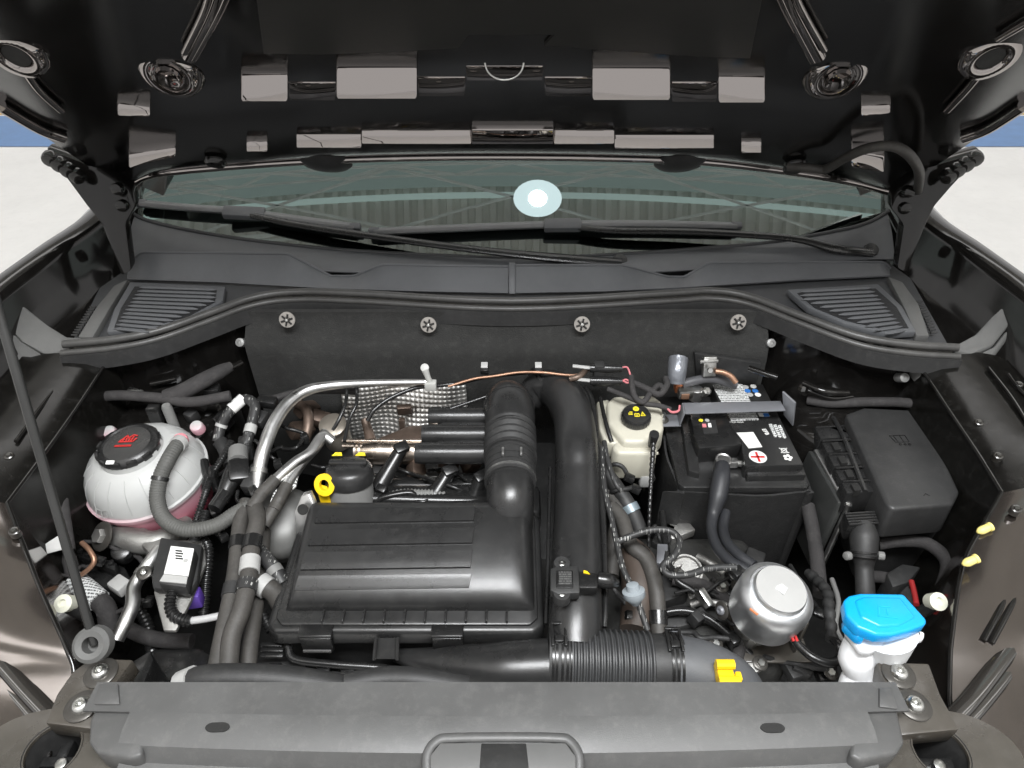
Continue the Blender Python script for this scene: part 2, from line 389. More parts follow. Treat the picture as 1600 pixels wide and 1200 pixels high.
# embossed grooves / rails on the inner wing
for name, pts, r in (('pressed_rib', [(1549, 1004, .872), (1575, 955, .885), (1612, 880, .905)], .004), ('pressed_rib', [(1537, 1000, .872), (1563, 950, .885), (1600, 870, .905)], .004),
                     ('edge_rail', [(1484, 1128, .84), (1535, 1070, .855), (1640, 930, .88)], .007), ('edge_rail', [(1500, 1138, .835), (1550, 1080, .85), (1660, 940, .875)], .006),
                     ('pressed_rib', [(30, 1008, .872), (5, 965, .88), (-30, 900, .9)], .004), ('pressed_rib', [(16, 1012, .872), (-5, 975, .88)], .004),
                     ('edge_rail', [(78, 1118, .84), (30, 1066, .855), (-40, 985, .88)], .007), ('edge_rail', [(60, 1126, .835), (15, 1075, .85), (-60, 1000, .875)], .006)):
    bm = B(); ptube(bm, pts, r * (1.5 if 'rail' in name else 1), seg=10, flat=.45); ob(name, bm, mat('gloss_rail', (.02, .018, .016), .12, ior=2.0, var=.2) if 'rail' in name else PAINT, body, 60)
# front corner mounting plates with two screws and the round opening plate
def corner(px, sx, scr, hole, holer):
    bm = B(); pz(bm, px, .845, .875, .003); o = ob('corner_plate', bm, PLATE, body)
    for x, y in scr:
        p = P(x, y, .876); bolt('screw', p, UPV, .0105, o, STEEL)
    # plate with round hole
    c = P(*hole, .862); bm = B(); N = 28
    def rad(a): return .088 + .012 * math.cos(2 * a)
    def f(u, v):
        a = 2 * math.pi * u; r = holer + (rad(a) - holer) * v
        return c + V((math.cos(a) * r * (1.15 if v > .5 else 1.0), math.sin(a) * r * (.8 if v > .5 else 1), -.004 * v - (.03 if v > .85 else 0)))
    grid(bm, N, 4, f); bmesh.ops.remove_doubles(bm, verts=bm.verts[:], dist=1e-5); thick(bm, .004); pl = ob('headlamp_mount_plate', bm, PLATE, body, 40)
    bm = B(); lathe(bm, [(holer * .92, -.10), (holer * 1.02, -.002), (holer * 1.08, .001), (holer * 1.08, -.004), (holer * .98, -.1)], c, seg=28); ob('hole_collar', bm, BLKM, pl)
    bm = B(); box(bm, c + V((0, 0, -.045)), (holer * 1.8, .012, .03), None, .002); box(bm, c + V((-.012, .012, -.05)), (.014, holer * 1.2, .02), None, .002); ob('headlamp_strut', bm, BLKG, pl)
    bm = B(); lathe(bm, disc_profile(.007, .02), c + V((.004, -.006, -.04)), seg=12); ob('stud', bm, STEEL, pl)
corner([(142, 1028), (208, 1030), (168, 1085), (150, 1140), (70, 1130), (88, 1085), (112, 1050)], -1, [(158, 1052), (128, 1104)], (82, 1172), .030)
corner([(1370, 1034), (1452, 1036), (1470, 1085), (1500, 1140), (1400, 1150), (1392, 1090)], 1, [(1404, 1053), (1428, 1102)], (1470, 1174), .030)
# headlamp shoulders at the bottom corners
for sx, pix in ((1, [(1520, 1130), (1600, 1080), (1680, 1110), (1680, 1260), (1560, 1260)]), (-1, [(60, 1125), (0, 1085), (-80, 1110), (-80, 1260), (15, 1260)])):
    t = T('headlamp', 'dark headlamp housing shoulder beside the %s' % ('blue washer cap corner' if sx > 0 else 'prop rod corner'), 'headlamp', P(*pix[2], .70))
    bm = B(); pz(bm, pix, .6, .79, .012); ob('lamp_housing', bm, BLKM, t)
    bm = B(); pz(bm, [(p[0] + sx * 55, p[1] + 45) for p in pix], .6, .80, .014); ob('lens', bm, mat('headlamp_lens', (.25, .27, .3), .1, var=.1), t)
for px, py in ((1318, 632), (262, 628)):
    p = P(px, py, .845); bm = B(); lathe(bm, [(.13, -.2), (.125, -.03), (.112, -.008), (.09, .004), (.07, .004), (.062, .012), (.03, .016), (0, .017)], p, UPV, 36); ob('strut_tower', bm, PAINT, body, 50)
    for k in range(3):
        a_ = k * 2.09 + .5; bm = B(); lathe(bm, [(.008, 0), (.008, .008), (.005, .011), (0, .011)], p + V((math.cos(a_) * .08, math.sin(a_) * .08, .004)), UPV, 6); ob('strut_nut', bm, PAINTD, body)
# body screws on the bulkhead and inner wings
for px, py, y in ((375, 535, 1.105), (1205, 536, 1.10), (160, 590, .985), (1413, 590, .985)):
    p = Q(px, py, y); bm = B(); lathe(bm, [(.009, -.02), (.009, .0), (.0085, .002), (.004, .003), (.0035, .001), (0, .001)], p, (0, -.8, .6), 16); ob('plug', bm, mat('zinc_plug', (.24, .24, .235), .45, .4), body)
# gutter brackets on the wing wall
for px, py, sx in ((82, 482, -1), (1490, 478, 1)):
    p = P(px, py, .955); bm = B(); box(bm, p, (.04, .05, .006), euler(0, sx * -30, sx * -12), .002); o = ob('wing_bracket', bm, PAINT, body); bolt('screw', p + V((0, 0, .004)), V((-sx * .4, -.2, .9)), .007, o)
    bm = B(); tube(bm, [p + V((0, .03, .004)), p + V((-sx * .015, .16, .03))], .005, 8, 2); ob('bracket_rail', bm, PAINT, body)
# pressed stiffeners on the dark strut area (catch the light)
for pts, r in (([(1255, 598, .9), (1290, 612, .9), (1325, 614, .895)], .006), ([(1262, 610, .89), (1300, 622, .885), (1332, 620, .885)], .004), ([(1170, 575, .9), (1215, 590, .9)], .006), ([(1445, 615, .90), (1452, 650, .88)], .006), ([(1458, 612, .90), (1464, 650, .88)], .005),
               ([(330, 590, .92), (378, 566, .92)], .006), ([(235, 600, .88), (275, 592, .88)], .005)):
    bm = B(); ptube(bm, pts, r, seg=8); ob('pressed_flange', bm, PAINT, body, 60)
for px, py in ((1330, 640), (1540, 610), (1590, 600)):
    pass

# ------------------------------------------------------------------ bulkhead felt with star washers
fel = T('bulkhead_insulation', 'dark felt insulation mat on the bulkhead below the rubber seal', 'insulation', P(800, 590, .8))
lo, hi = 380, 1196
i0 = min(range(len(sealpath)), key=lambda i: abs(sealpath[i].x - P(lo, 470, .985).x)); i1 = min(range(len(sealpath)), key=lambda i: abs(sealpath[i].x - P(hi, 465, .985).x))
seg_ = sealpath[i0:i1 + 1]; n = len(seg_) - 1; ym = 1.118
def fz(x): return .012 * math.sin(x * 9) + .01 * math.sin(x * 23 + 1)
def ff(u, v):
    s = seg_[min(n, int(round(u * n)))]; x = s.x
    y = min(s.y - .008, ym + .03) if v < .12 else ym + fz(x) * v - .02 * v
    return V((x, y, s.z - .012 - .42 * v))
bm = B(); grid(bm, n, 14, ff); thick(bm, .012); ob('felt_mat', bm, FELT, fel, 60)
for px, py in ((450, 499), (670, 507), (909, 506), (1152, 503)):
    p = Q(px, py, ym - .006); bm = B(); R0 = .0155
    lathe(bm, [(.006, 0), (.0065, .0022), (R0, .0018), (R0, -.001), (.006, -.001)], p + V((0, -.004, .002)), (0, -.93, .36), 24)
    for k in range(6):
        a = k * math.pi / 3 + .3; 
    o = ob('star_washer', bm, mat('pale_zinc', (.33, .31, .285), .45, .4, var=.2, vscale=60), fel)
    for k in range(6):
        a = k * math.pi / 3 + .3; d = V((math.cos(a), -.0, math.sin(a))); d = V((d.x, d.z * .36, d.z * .93))
        q = p + V((0, -.0078, .003)); bm = B(); tube(bm, [q + d * .004, q + d * .0118], .0018, 6, 1); ob('slot', bm, VOID, o)
    bm = B(); lathe(bm, disc_profile(.003, .006), p + V((0, -.005, .002)), (0, -.93, .36), 10); ob('stud', bm, STEEL, o)
for px, py in ((484, 585), (1030, 583)):
    p = Q(px, py, ym - .004); bm = B(); lathe(bm, [(0, .004), (.007, .003), (.009, 0), (.009, -.004), (0, -.004)], p, (0, -.95, .3), 16); ob('felt_plug', bm, RUB, fel)

# ------------------------------------------------------------------ cowl panel
cowl = T('cowl_panel', 'dark grey plastic scuttle cowl between rubber seal and windscreen', 'cowl', P(800, 470, .96))
ridge_b = [(193, 436), (340, 441), (500, 450), (650, 455), (800, 458), (950, 455), (1100, 447), (1250, 437), (1388, 430)]
rb, _ = cat([P(x, y, .985) for x, y in ridge_b], 8)
def at_x(path, x):
    for a, b in zip(path, path[1:]):
        if a.x <= x <= b.x: return a.lerp(b, (x - a.x) / max(1e-9, b.x - a.x))
    return path[0].copy() if x < path[0].x else path[-1].copy()
xs0, xs1 = rb[0].x - .07, rb[-1].x + .07
def deck(u, v):
    x = xs0 + (xs1 - xs0) * u; a = at_x(sealpath, x) + V((0, .004, -.012)); b = at_x(rb, min(max(x, rb[0].x), rb[-1].x)); b = V((x, max(b.y + .09, a.y + .02), .974))
    return a.lerp(b, v)
bm = B(); grid(bm, 60, 4, deck); thick(bm, .004); ob('scuttle_deck', bm, COWLD, cowl, 60)
# upright ridge, two halves with stepped top line
def ridge(top, name):
    x0, x1 = top[0][0], top[-1][0]; N = 80
    def tp(px):
        for a, b in zip(top, top[1:]):
            if a[0] <= px <= b[0]: return a[1] + (b[1] - a[1]) * (px - a[0]) / (b[0] - a[0])
    def bp(px):
        for a, b in zip(ridge_b, ridge_b[1:]):
            if a[0] <= px <= b[0]: return a[1] + (b[1] - a[1]) * (px - a[0]) / (b[0] - a[0])
        return ridge_b[0][1] if px < 500 else ridge_b[-1][1]
    def f(u, v):
        px = x0 + (x1 - x0) * u; b = P(px, bp(px), .985); t = Q(px, tp(px), b.y + .045)
        return b.lerp(t, v) + V((0, .004 * math.sin(v * math.pi), 0))
    bm = B(); grid(bm, N, 3, f); thick(bm, .004); o = ob(name, bm, COWL, cowl, 50)
    bm = B(); tube(bm, [f(i / N, 1) + V((0, .001, .0005)) for i in range(N + 1)], .0028, 8, 1); ob('ridge_lip', bm, COWL, o, 60)
    return f
ridge([(198, 412), (222, 395), (340, 396), (450, 397), (485, 415), (517, 432), (553, 432), (597, 414), (700, 416), (794, 417)], 'scuttle_ridge')
ridge([(804, 415), (975, 415), (1008, 424), (1043, 433), (1070, 433), (1108, 411), (1250, 410), (1382, 410), (1391, 420)], 'scuttle_ridge')
bm = B(); q0 = P(800, 458, .985); q1 = Q(800, 413, q0.y + .045); pr(bm, [q0 + V((-.007, -.004, 0)), q0 + V((.007, -.004, 0)), q1 + V((.007, -.003, .003)), q1 + V((-.007, -.003, .003))], (0, .008, 0), .002); ob('ridge_joiner', bm, COWL, cowl)
# rear deck up to the glass
gl_b = [(196, 318), (215, 338), (260, 352), (330, 366), (420, 379), (540, 391), (680, 399), (820, 403), (960, 398), (1100, 388), (1200, 379), (1290, 364), (1350, 350), (1392, 328)]
gw, _ = cat([G(x, y, .004) for x, y in gl_b], 8)
def rdeck(u, v):
    x = rb[0].x * 1.02 + (rb[-1].x - rb[0].x) * 1.03 * u; a = at_x(rb, x) + V((0, .05, .012)); a.x = x; b = at_x(gw, x * 1.03); return a.lerp(b, v) + V((0, 0, .006 * math.sin(v * math.pi)))
bm = B(); grid(bm, 70, 6, rdeck); thick(bm, .003); ob('rear_deck', bm, COWL, cowl, 60)
bm = B(); tube(bm, [p + V((0, -.002, .001)) for p in gw], .0045, 8, 1); ob('glass_edge_trim', bm, COWLD, cowl, 60)
# side grilles: frame, dark mesh bed and slats
def grille(outl, l0, l1, r0, r1, nsl, clip, name_side):
    z = .992
    bm = B(); pz(bm, outl, .978, z, .003); fr = ob('intake_grille', bm, COWL, cowl)
    ins = []
    cx = sum(p[0] for p in outl) / len(outl); cy = sum(p[1] for p in outl) / len(outl)
    bm = B(); pz(bm, [(cx + (x - cx) * .86, cy + (y - cy) * .82) for x, y in outl], .99, z + .0012); ob('mesh_bed', bm, mat('grille_mesh', (.012, .012, .013), .7, bump=1, bscale=300), fr, 0)
    for k in range(nsl):
        t = k / (nsl - 1)
        xl, yl = l0[0] + (l1[0] - l0[0]) * t, l0[1] + (l1[1] - l0[1]) * t
        xr, yr = r0[0] + (r1[0] - r0[0]) * t, r0[1] + (r1[1] - r0[1]) * t
        xl, xr = clip(xl, xr, yl)
        if xr - xl < 15: continue
        a, b = P(xl, yl, z + .004), P(xr, yr, z + .004); d = (b - a).normalized() * .012
        bm = B(); tube(bm, [a, a + d, b - d, b], [.0008, .0034, .0034, .0008], 6, 1); ob('slat', bm, COWL, fr, 50)
gl = lambda y: 345 - max(0, (y - 462)) * 2.2          # seal line cuts the left grille
grille([(203, 440), (352, 447), (348, 470), (300, 497), (240, 514), (166, 518), (178, 482)], (218, 449), (178, 513), (338, 453), (338, 519), 12, lambda a, b, y: (a, min(b, gl(y))), 'l')
gr = lambda y: 1238 + max(0, (y - 462)) * 2.4
grille([(1230, 452), (1372, 443), (1410, 478), (1432, 518), (1385, 520), (1318, 504), (1262, 480)], (1250, 456), (1250, 522), (1362, 450), (1415, 516), 12, lambda a, b, y: (max(a, gr(y)), b), 'r')
# outer cowl flanges with rubber teeth
for pix, teeth, sx in (([(200, 436), (178, 446), (150, 480), (122, 526), (145, 526), (172, 480)], [(150, 480), (122, 524)], -1), ([(1388, 432), (1410, 440), (1436, 476), (1452, 524), (1432, 524), (1412, 478)], [(1432, 472), (1454, 520)], 1)):
    bm = B(); pz(bm, pix, .97, .986, .002); fl = ob('cowl_side_flange', bm, FOAM, cowl)
    for k in range(12):
        t = k / 11; p = P(teeth[0][0] + (teeth[1][0] - teeth[0][0]) * t, teeth[0][1] + (teeth[1][1] - teeth[0][1]) * t, .984); bm = B(); tube(bm, [p, p + V((sx * .012, 0, .001))], [.0028, .0016], 6, 1); ob('tooth', bm, RUB, fl)

# ------------------------------------------------------------------ rubber hood seal
sl = T('hood_seal', 'long black rubber hood seal curving along the bulkhead edge', 'seal', P(800, 475, .97))
bm = B(); tube(bm, [p + V((0, 0, .004)) for p in sealpath], .0075, 10, 1); ob('seal_bead', bm, SEAL, sl, 70)
bm = B(); tube(bm, [p + V((0, -.014, -.006)) for p in sealpath], .006, 10, 1); ob('seal_lip', bm, SEAL, sl, 70)
bm = B(); n = len(sealpath) - 1
grid(bm, n, 2, lambda u, v: sealpath[int(round(u * n))] + V((0, -.020 - .004 * v, -.008 - .03 * v))); thick(bm, .004); ob('seal_skirt', bm, RUB, sl, 60)
# foam corner blocks at the seal ends
def cblock(name_l, parts, lab):
    t = T('corner_seal_block', lab, 'seal block', P(*parts[0][0][2][:2], .93))
    for pts, dz in parts:
        top = [P(*p) for p in pts]; bm = B(); prism(bm, top, [p + V((0, .008, -dz)) for p in top], .004); ob('foam_piece', bm, FOAM, t)
cblock('l', [([(2, 500, 1.00), (36, 477, 1.02), (74, 508, .99), (104, 526, .985), (128, 527, .985), (106, 547, .975), (74, 556, .965), (34, 533, .985)], .03),
             ([(74, 557, .964), (105, 546, .972), (111, 576, .945), (66, 578, .945)], .03), ([(66, 579, .944), (111, 577, .944), (126, 603, .92), (78, 606, .92)], .025),
             ([(2, 501, .998), (34, 534, .984), (73, 558, .963), (65, 580, .944), (30, 575, .95), (4, 540, .97)], .02)], 'grey foam corner block ending the hood seal beside the coolant tank wing')
cblock('r', [([(1495, 538, .985), (1525, 522, .99), (1548, 498, 1.0), (1568, 478, 1.02), (1578, 507, 1.0), (1552, 540, .975), (1518, 556, .965), (1492, 550, .975)], .03),
             ([(1490, 552, .972), (1520, 557, .964), (1512, 585, .94), (1470, 578, .945)], .03), ([(1428, 572, .95), (1470, 562, .96), (1512, 586, .94), (1512, 605, .925), (1455, 606, .925)], .025),
             ([(1580, 508, .998), (1554, 541, .974), (1519, 558, .963), (1513, 604, .925), (1545, 570, .95), (1575, 530, .98)], .02)], 'grey foam corner block ending the hood seal beside the fuse box wing')

# ------------------------------------------------------------------ windscreen and interior
wsn = T('windscreen', 'sloping tinted windscreen mirroring the workshop roof trusses', 'windscreen', V((0, 1.36, 1.0)))
gm = bpy.data.materials.new('windscreen_glass'); gm.use_nodes = True; nt = gm.node_tree; nt.nodes.clear()
o_ = nt.nodes.new('ShaderNodeOutputMaterial'); mx = nt.nodes.new('ShaderNodeMixShader'); tr = nt.nodes.new('ShaderNodeBsdfTransparent'); gs = nt.nodes.new('ShaderNodeBsdfGlossy'); fr = nt.nodes.new('ShaderNodeFresnel')
tr.inputs[0].default_value = (.32, .38, .36, 1); gs.inputs[0].default_value = (.9, 1, .97, 1); gs.inputs['Roughness'].default_value = .004; fr.inputs[0].default_value = 2.6
nt.links.new(fr.outputs[0], mx.inputs[0]); nt.links.new(tr.outputs[0], mx.inputs[1]); nt.links.new(gs.outputs[0], mx.inputs[2]); nt.links.new(mx.outputs[0], o_.inputs[0])
def gs_(u, v):
    x = -.88 + 1.76 * u; y = 1.30 + .06 * x * x + .75 * v; return V((x, y, 1.0 + TG * (y - 1.33 - .06 * x * x)))
bm = B(); grid(bm, 40, 10, gs_); ob('glass', bm, gm, wsn, 180)
bm = B(); grid(bm, 40, 2, lambda u, v: gs_(u, v * .13) - V((0, -.003, .005))); ob('black_border', bm, mat('black_frit', (.01, .01, .01), .4), wsn, 180)
dash = T('dashboard', 'dark dashboard top dimly seen through the windscreen', 'dashboard', V((0, 1.7, .7)))
bm = B(); grid(bm, 30, 8, lambda u, v: V((-.9 + 1.8 * u, 1.40 + .9 * v, .93 + .05 * math.sin(v * 2.5)))); thick(bm, .02); ob('dash_top', bm, VOID, dash, 60)
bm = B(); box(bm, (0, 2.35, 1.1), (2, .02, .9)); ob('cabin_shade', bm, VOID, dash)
for sx in (-1, 1):
    bm = B(); pts = [gs_(.5 + sx * .5 * k, v) for k, v in ((.985, .02), (.985, .5), (.985, 1.0))]; tube(bm, [p + V((sx * .03, .0, .0)) for p in pts], .035, 10, 4); ob('windscreen_pillar', bm, PAINT, body, 60)
    bm = B(); pr(bm, [V((sx * .80, 1.42, 1.0)), V((sx * .80, 1.55, 1.13)), V((sx * .92, 1.55, 1.10)), V((sx * .92, 1.30, 1.0))], (0, .02, -.2), .004); ob('pillar_foot', bm, PAINT, body)

# ------------------------------------------------------------------ wipers
def wiper(lab, blade, conn, arm, root):
    t = T('wiper', lab, 'wiper', G(*root))
    pts = [G(x, y, .016) for x, y in blade]; bm = B(); tube(bm, pts, .0125, 8, 5, flat=.6); b = ob('blade', bm, mat('wiper_grey_plastic', (.11, .112, .115), .34, var=.15, bump=.05, bscale=500), t, 50)
    pts = [G(x, y, .006) for x, y in blade]; bm = B(); tube(bm, pts, .004, 6, 5); ob('rubber_strip', bm, RUB, b, 50)
    for q in (blade[0], blade[-1]):
        p = G(*q, .016); bm = B(); box(bm, p, (.026, .016, .016), euler(30, 0, 0), .004); ob('end_cap', bm, COWL, b)
    pts = [G(x, y, h) for x, y, h in arm]; bm = B(); tube(bm, pts, [.010] + [.0105] * (len(arm) - 3) + [.014, .013], 8, 5, flat=.65); ob('arm', bm, BLKG, t, 50)
    bm = B(); a_, b_ = G(*conn[0], .022), G(*conn[1], .022); m_ = (a_ + b_) / 2; d = (b_ - a_); box(bm, m_, (d.length, .028, .018), euler(28, 0, 0) @ Matrix.Rotation(math.atan2(-d.z, d.x), 4, 'Y'), .004); ob('blade_connector', bm, COWL, t)
    p = G(*root, .014); bm = B(); lathe(bm, disc_profile(.017, .016, .5), p, gn(p), 20); ob('pivot_cap', bm, RUB, t)
wiper('wiper with arm pivoting mid scuttle and raised blade on the coolant tank side', [(222, 318), (300, 325), (370, 330), (460, 342), (555, 355)], [(352, 328), (412, 338)], [(385, 334, .022), (470, 352, .024), (620, 374, .03), (760, 392, .034), (878, 404, .036), (970, 411, .03)], (968, 411))
wiper('wiper with blade lying along the glass foot and arm pivot near the battery side', [(585, 362), (700, 357), (860, 351), (1000, 350), (1150, 353)], [(850, 353), (908, 351)], [(880, 352, .022), (960, 360, .026), (1080, 362, .03), (1235, 372, .034), (1300, 388, .034), (1362, 395, .026)], (1358, 394))

# ------------------------------------------------------------------ open hood (underside)
TH = R(40); HS = V((0, -math.cos(TH), math.sin(TH))); HN = V((0, -math.sin(TH), -math.cos(TH))); H0 = V((0, 1.30, 1.217))
def H(x, s, t): return V((x, 0, 0)) + H0 + HS * s + HN * t
def HP(px, py, t=0.0): return PL(px, py, H0 + HN * t, HN)
def hs(p): return (p - H0).dot(HS)
hood = T('hood', 'open glossy black hood seen from below with stamped inner frame', 'hood', H(0, 0, 0))
rear = [(150, 303), (200, 288), (240, 270), (350, 258), (500, 248), (650, 243), (800, 242), (950, 244), (1100, 250), (1250, 268), (1330, 282), (1400, 300), (1455, 306)]
rw, _ = cat([HP(x, y, .0) for x, y in rear], 6)
def hx(s): return .83 - .05 * min(1, max(0, s) / .5)
def hsheet(u, v):
    x = -1 + 2 * u; r = at_x(rw, x * .86); s0 = hs(r); s = s0 + (.86 - s0) * v ** 1.3
    return H(x * hx(s), s, .012 * math.sin(min(1, v * 12) * math.pi / 2) - .004)
bm = B(); grid(bm, 80, 24, hsheet); thick(bm, -.02); ob('inner_panel', bm, HOODS, hood, 60)
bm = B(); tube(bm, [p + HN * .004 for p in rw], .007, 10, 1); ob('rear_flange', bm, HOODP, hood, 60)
# a pressed face: px span, bottom row / top row in the photo, lying t out of the panel and leaning by 'lean' degrees from upright
def face(name, x0, x1, y0, y1, t, lean, depth=.05, bevel=.003, par=None, yb=None):
    pts = []
    n = V((0, -math.cos(R(lean)), math.sin(R(lean))))       # face normal (lean>0: faces up a little)
    mid = HP((x0 + x1) / 2, y1, t)
    for x, y in ((x0, y1), (x1, y1 if yb is None else yb[1]), (x1, y0 if yb is None else yb[0]), (x0, y0)):
        pts.append(PL(x, y, mid, n))
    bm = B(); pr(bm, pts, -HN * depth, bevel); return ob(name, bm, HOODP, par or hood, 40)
beam = None
# transverse beam, castellated
bm = B()
bp_ = [HP(x, y, 0) for x, y in ((330, 150), (450, 168), (620, 178), (800, 180), (980, 178), (1150, 168), (1270, 150))]
for x0, x1, y0, y1, t, ln in ((376, 450, 117, 160, .045, 12), (525, 652, 106, 156, .05, 12), (925, 1048, 107, 158, .05, 12), (1122, 1196, 120, 162, .045, 12)):
    face('beam_pad', x0, x1, y0, y1, t, ln)
for x0, x1, y0, y1, t, ln, dp_ in ((450, 526, 130, 180, .006, -52, .012), (652, 728, 122, 174, .006, -52, .012), (727, 850, 104, 152, .006, -52, .012), (850, 926, 122, 174, .006, -52, .012), (1048, 1122, 130, 182, .006, -52, .012)):
    face('beam_pad', x0, x1, y0, y1, t, ln, dp_)
# rear strip facing the bay
for x0, x1, y0, y1, ln in ((463, 565, 209, 232, 8), (565, 737, 204, 226, 8), (865, 960, 204, 226, 8), (960, 1116, 206, 233, 8)):
    face('rear_strip', x0, x1, y0, y1, .028, ln, .03, .002)
face('rear_strip', 737, 865, 203, 226, .028, -30, .03, .002)
face('rear_strip', 385, 418, 222, 238, .028, 8, .03, .002); face('rear_strip', 1158, 1190, 222, 240, .028, 8, .03, .002)
# corner faces near the hinges
face('corner_pressing', 201, 275, 243, 264, .05, 4, .05, .003, yb=(232, 246)); face('corner_pressing', 1330, 1382, 238, 262, .05, 4, .05, .003, yb=(245, 271))
face('corner_pressing', 183, 235, 162, 182, .03, 4, .03, .003, yb=(170, 184)); face('corner_pressing', 1345, 1392, 168, 184, .03, 4, .03, .003, yb=(164, 178))
# recess line of the middle panel and lower pressing lines
bm = B(); lpx = [(412, 84), (500, 86), (640, 80), (716, 76), (732, 55), (866, 55), (850, 72), (960, 80), (1090, 89), (1172, 92), (1215, -120), (385, -120)]
pr(bm, [HP(x, y, .0125) for x, y in lpx], -HN * .006, .001); ob('recessed_skin', bm, mat('dull_hood_skin', (.012, .0115, .010), .55, bump=.1, bscale=60, var=.3, vscale=4), hood, 40)
# diagonal ribs with rounded feet
for ribs, foot in ((([(288, 82), (318, 20), (330, -20)], [(303, 92), (340, 25), (360, -20)]), (268, 106)), (([(1270, 96), (1230, 20), (1212, -20)], [(1288, 78), (1250, 10), (1240, -20)]), (1305, 110))):
    for pp in ribs:
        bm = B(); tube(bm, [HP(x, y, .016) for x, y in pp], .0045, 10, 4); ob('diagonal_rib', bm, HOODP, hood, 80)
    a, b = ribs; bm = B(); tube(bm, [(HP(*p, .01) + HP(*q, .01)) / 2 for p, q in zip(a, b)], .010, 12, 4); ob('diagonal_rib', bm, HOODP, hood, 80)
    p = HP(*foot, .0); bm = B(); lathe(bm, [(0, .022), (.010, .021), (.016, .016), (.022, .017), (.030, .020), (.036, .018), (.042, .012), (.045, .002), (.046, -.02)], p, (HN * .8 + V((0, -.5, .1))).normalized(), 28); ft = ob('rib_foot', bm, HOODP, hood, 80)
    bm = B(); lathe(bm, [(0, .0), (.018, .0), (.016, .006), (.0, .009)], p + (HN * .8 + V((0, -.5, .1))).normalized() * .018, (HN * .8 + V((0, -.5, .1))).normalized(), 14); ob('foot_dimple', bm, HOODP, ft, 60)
# latch ring in the middle of the beam
bm = B(); p = HP(788, 98, .055); tube(bm, [p + V((.024 * math.cos(a), 0, .020 * math.sin(a))) for a in [math.pi + k * math.pi / 8 for k in range(9)]], .0012, 8, 2); ob('striker_ring', bm, STEEL, hood, 60)
# corner eyelets
for px, py in ((26, 86), (1548, 90)):
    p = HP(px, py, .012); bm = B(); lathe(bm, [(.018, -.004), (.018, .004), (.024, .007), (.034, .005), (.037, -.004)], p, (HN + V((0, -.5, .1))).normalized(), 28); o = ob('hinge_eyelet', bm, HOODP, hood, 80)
    bm = B(); lathe(bm, [(0, .002), (.017, .002), (.017, .0), (0, .0)], p, (HN + V((0, -.5, .1))).normalized(), 20); ob('eyelet_hole', bm, VOID, o)
for pts, r in (([(35, 105), (60, 140), (95, 172)], .006), ([(0, 165), (60, 200), (100, 215)], .01), ([(1535, 110), (1510, 140), (1480, 172)], .006), ([(1600, 165), (1545, 200), (1505, 215)], .01), ([(1560, 60), (1610, 30)], .006)):
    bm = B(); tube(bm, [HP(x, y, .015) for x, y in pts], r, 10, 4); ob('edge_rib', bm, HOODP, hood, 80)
for px, py in ((337, 253), (1243, 258)):
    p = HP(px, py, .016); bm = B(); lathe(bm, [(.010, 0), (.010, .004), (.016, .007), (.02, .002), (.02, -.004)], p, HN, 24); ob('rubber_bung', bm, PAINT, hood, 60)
for px, py in ((510, 254), (1062, 254)):
    p = HP(px, py, .004); bm = B(); lathe(bm, [(0, .014), (.02, .012), (.045, .004), (.05, 0)], p, HN, 24); ob('rear_bump_stop', bm, BLKM, hood, 60)
# hinges
for sx, pix in ((-1, [(70, 232), (150, 262), (205, 296), (212, 322), (196, 350), (205, 425), (188, 432), (160, 356), (140, 322), (92, 262)]), (1, [(1535, 236), (1450, 262), (1398, 300), (1392, 326), (1412, 352), (1402, 420), (1418, 428), (1446, 356), (1462, 322), (1512, 262)])):
    bm = B(); pr(bm, [Q(x, y, 1.30 - .0007 * max(0, y - 300)) for x, y in pix], (0, .03, .005), .006); t = ob('hinge_arm', bm, PAINT, hood)
    for q in (pix[2], pix[3], (pix[5][0] - sx * 0, pix[5][1] - 40)):
        p = Q(q[0] + sx * 18, q[1] - 2, 1.285); bm = B(); lathe(bm, disc_profile(.012, .016, .4), p, (0, -1, .2), 12); ob('hinge_bolt', bm, PAINT, t)
    for k in range(4):
        p = Q((82 if sx < 0 else 1520) - sx * k * 14, 244 + k * 9, 1.28); bm = B(); lathe(bm, disc_profile(.015, .02, .5), p, (0, -1, -.2), 12); ob('hinge_knuckle', bm, PAINT, t)
# washer hose on the hood
t = T('washer_hose', 'thin grey washer hose looping under the hood corner', 'hose', HP(1430, 300))
bm = B(); tube(bm, [HP(1232, 260, .02), HP(1262, 262, .03), HP(1290, 264, .035), HP(1318, 248, .04), HP(1352, 233, .045), HP(1390, 228, .05), HP(1418, 240, .06), HP(1436, 268, .06), HP(1434, 300, .05)], .0085, 10, 6); ob('hose_run', bm, HOSE, t, 80)
bm = B(); lathe(bm, disc_profile(.02, .012, .6), HP(1240, 260, .016), HN, 20); ob('grommet', bm, RUB, t)

# ------------------------------------------------------------------ prop rod
A_ = P(148, 1006, .905); B_ = CAM + ray(2, 500) * .787; dpr = (B_ - A_)
t = T('prop_rod', 'slim dark steel prop rod rising from a rubber grommet to the hood', 'prop rod', A_)
bm = B(); tube(bm, [A_, A_ + dpr * 1.95], .0058, 10, 1); ob('rod', bm, mat('dark_steel_rod', (.03, .03, .029), .22, .2, var=.2), t, 80)
bm = B(); lathe(bm, [(.010, -.004), (.010, .012), (.017, .014), (.022, .010), (.0225, -.004), (.012, -.012)], A_, (.1, -.6, .75), 24); ob('grommet', bm, FOAM, t)

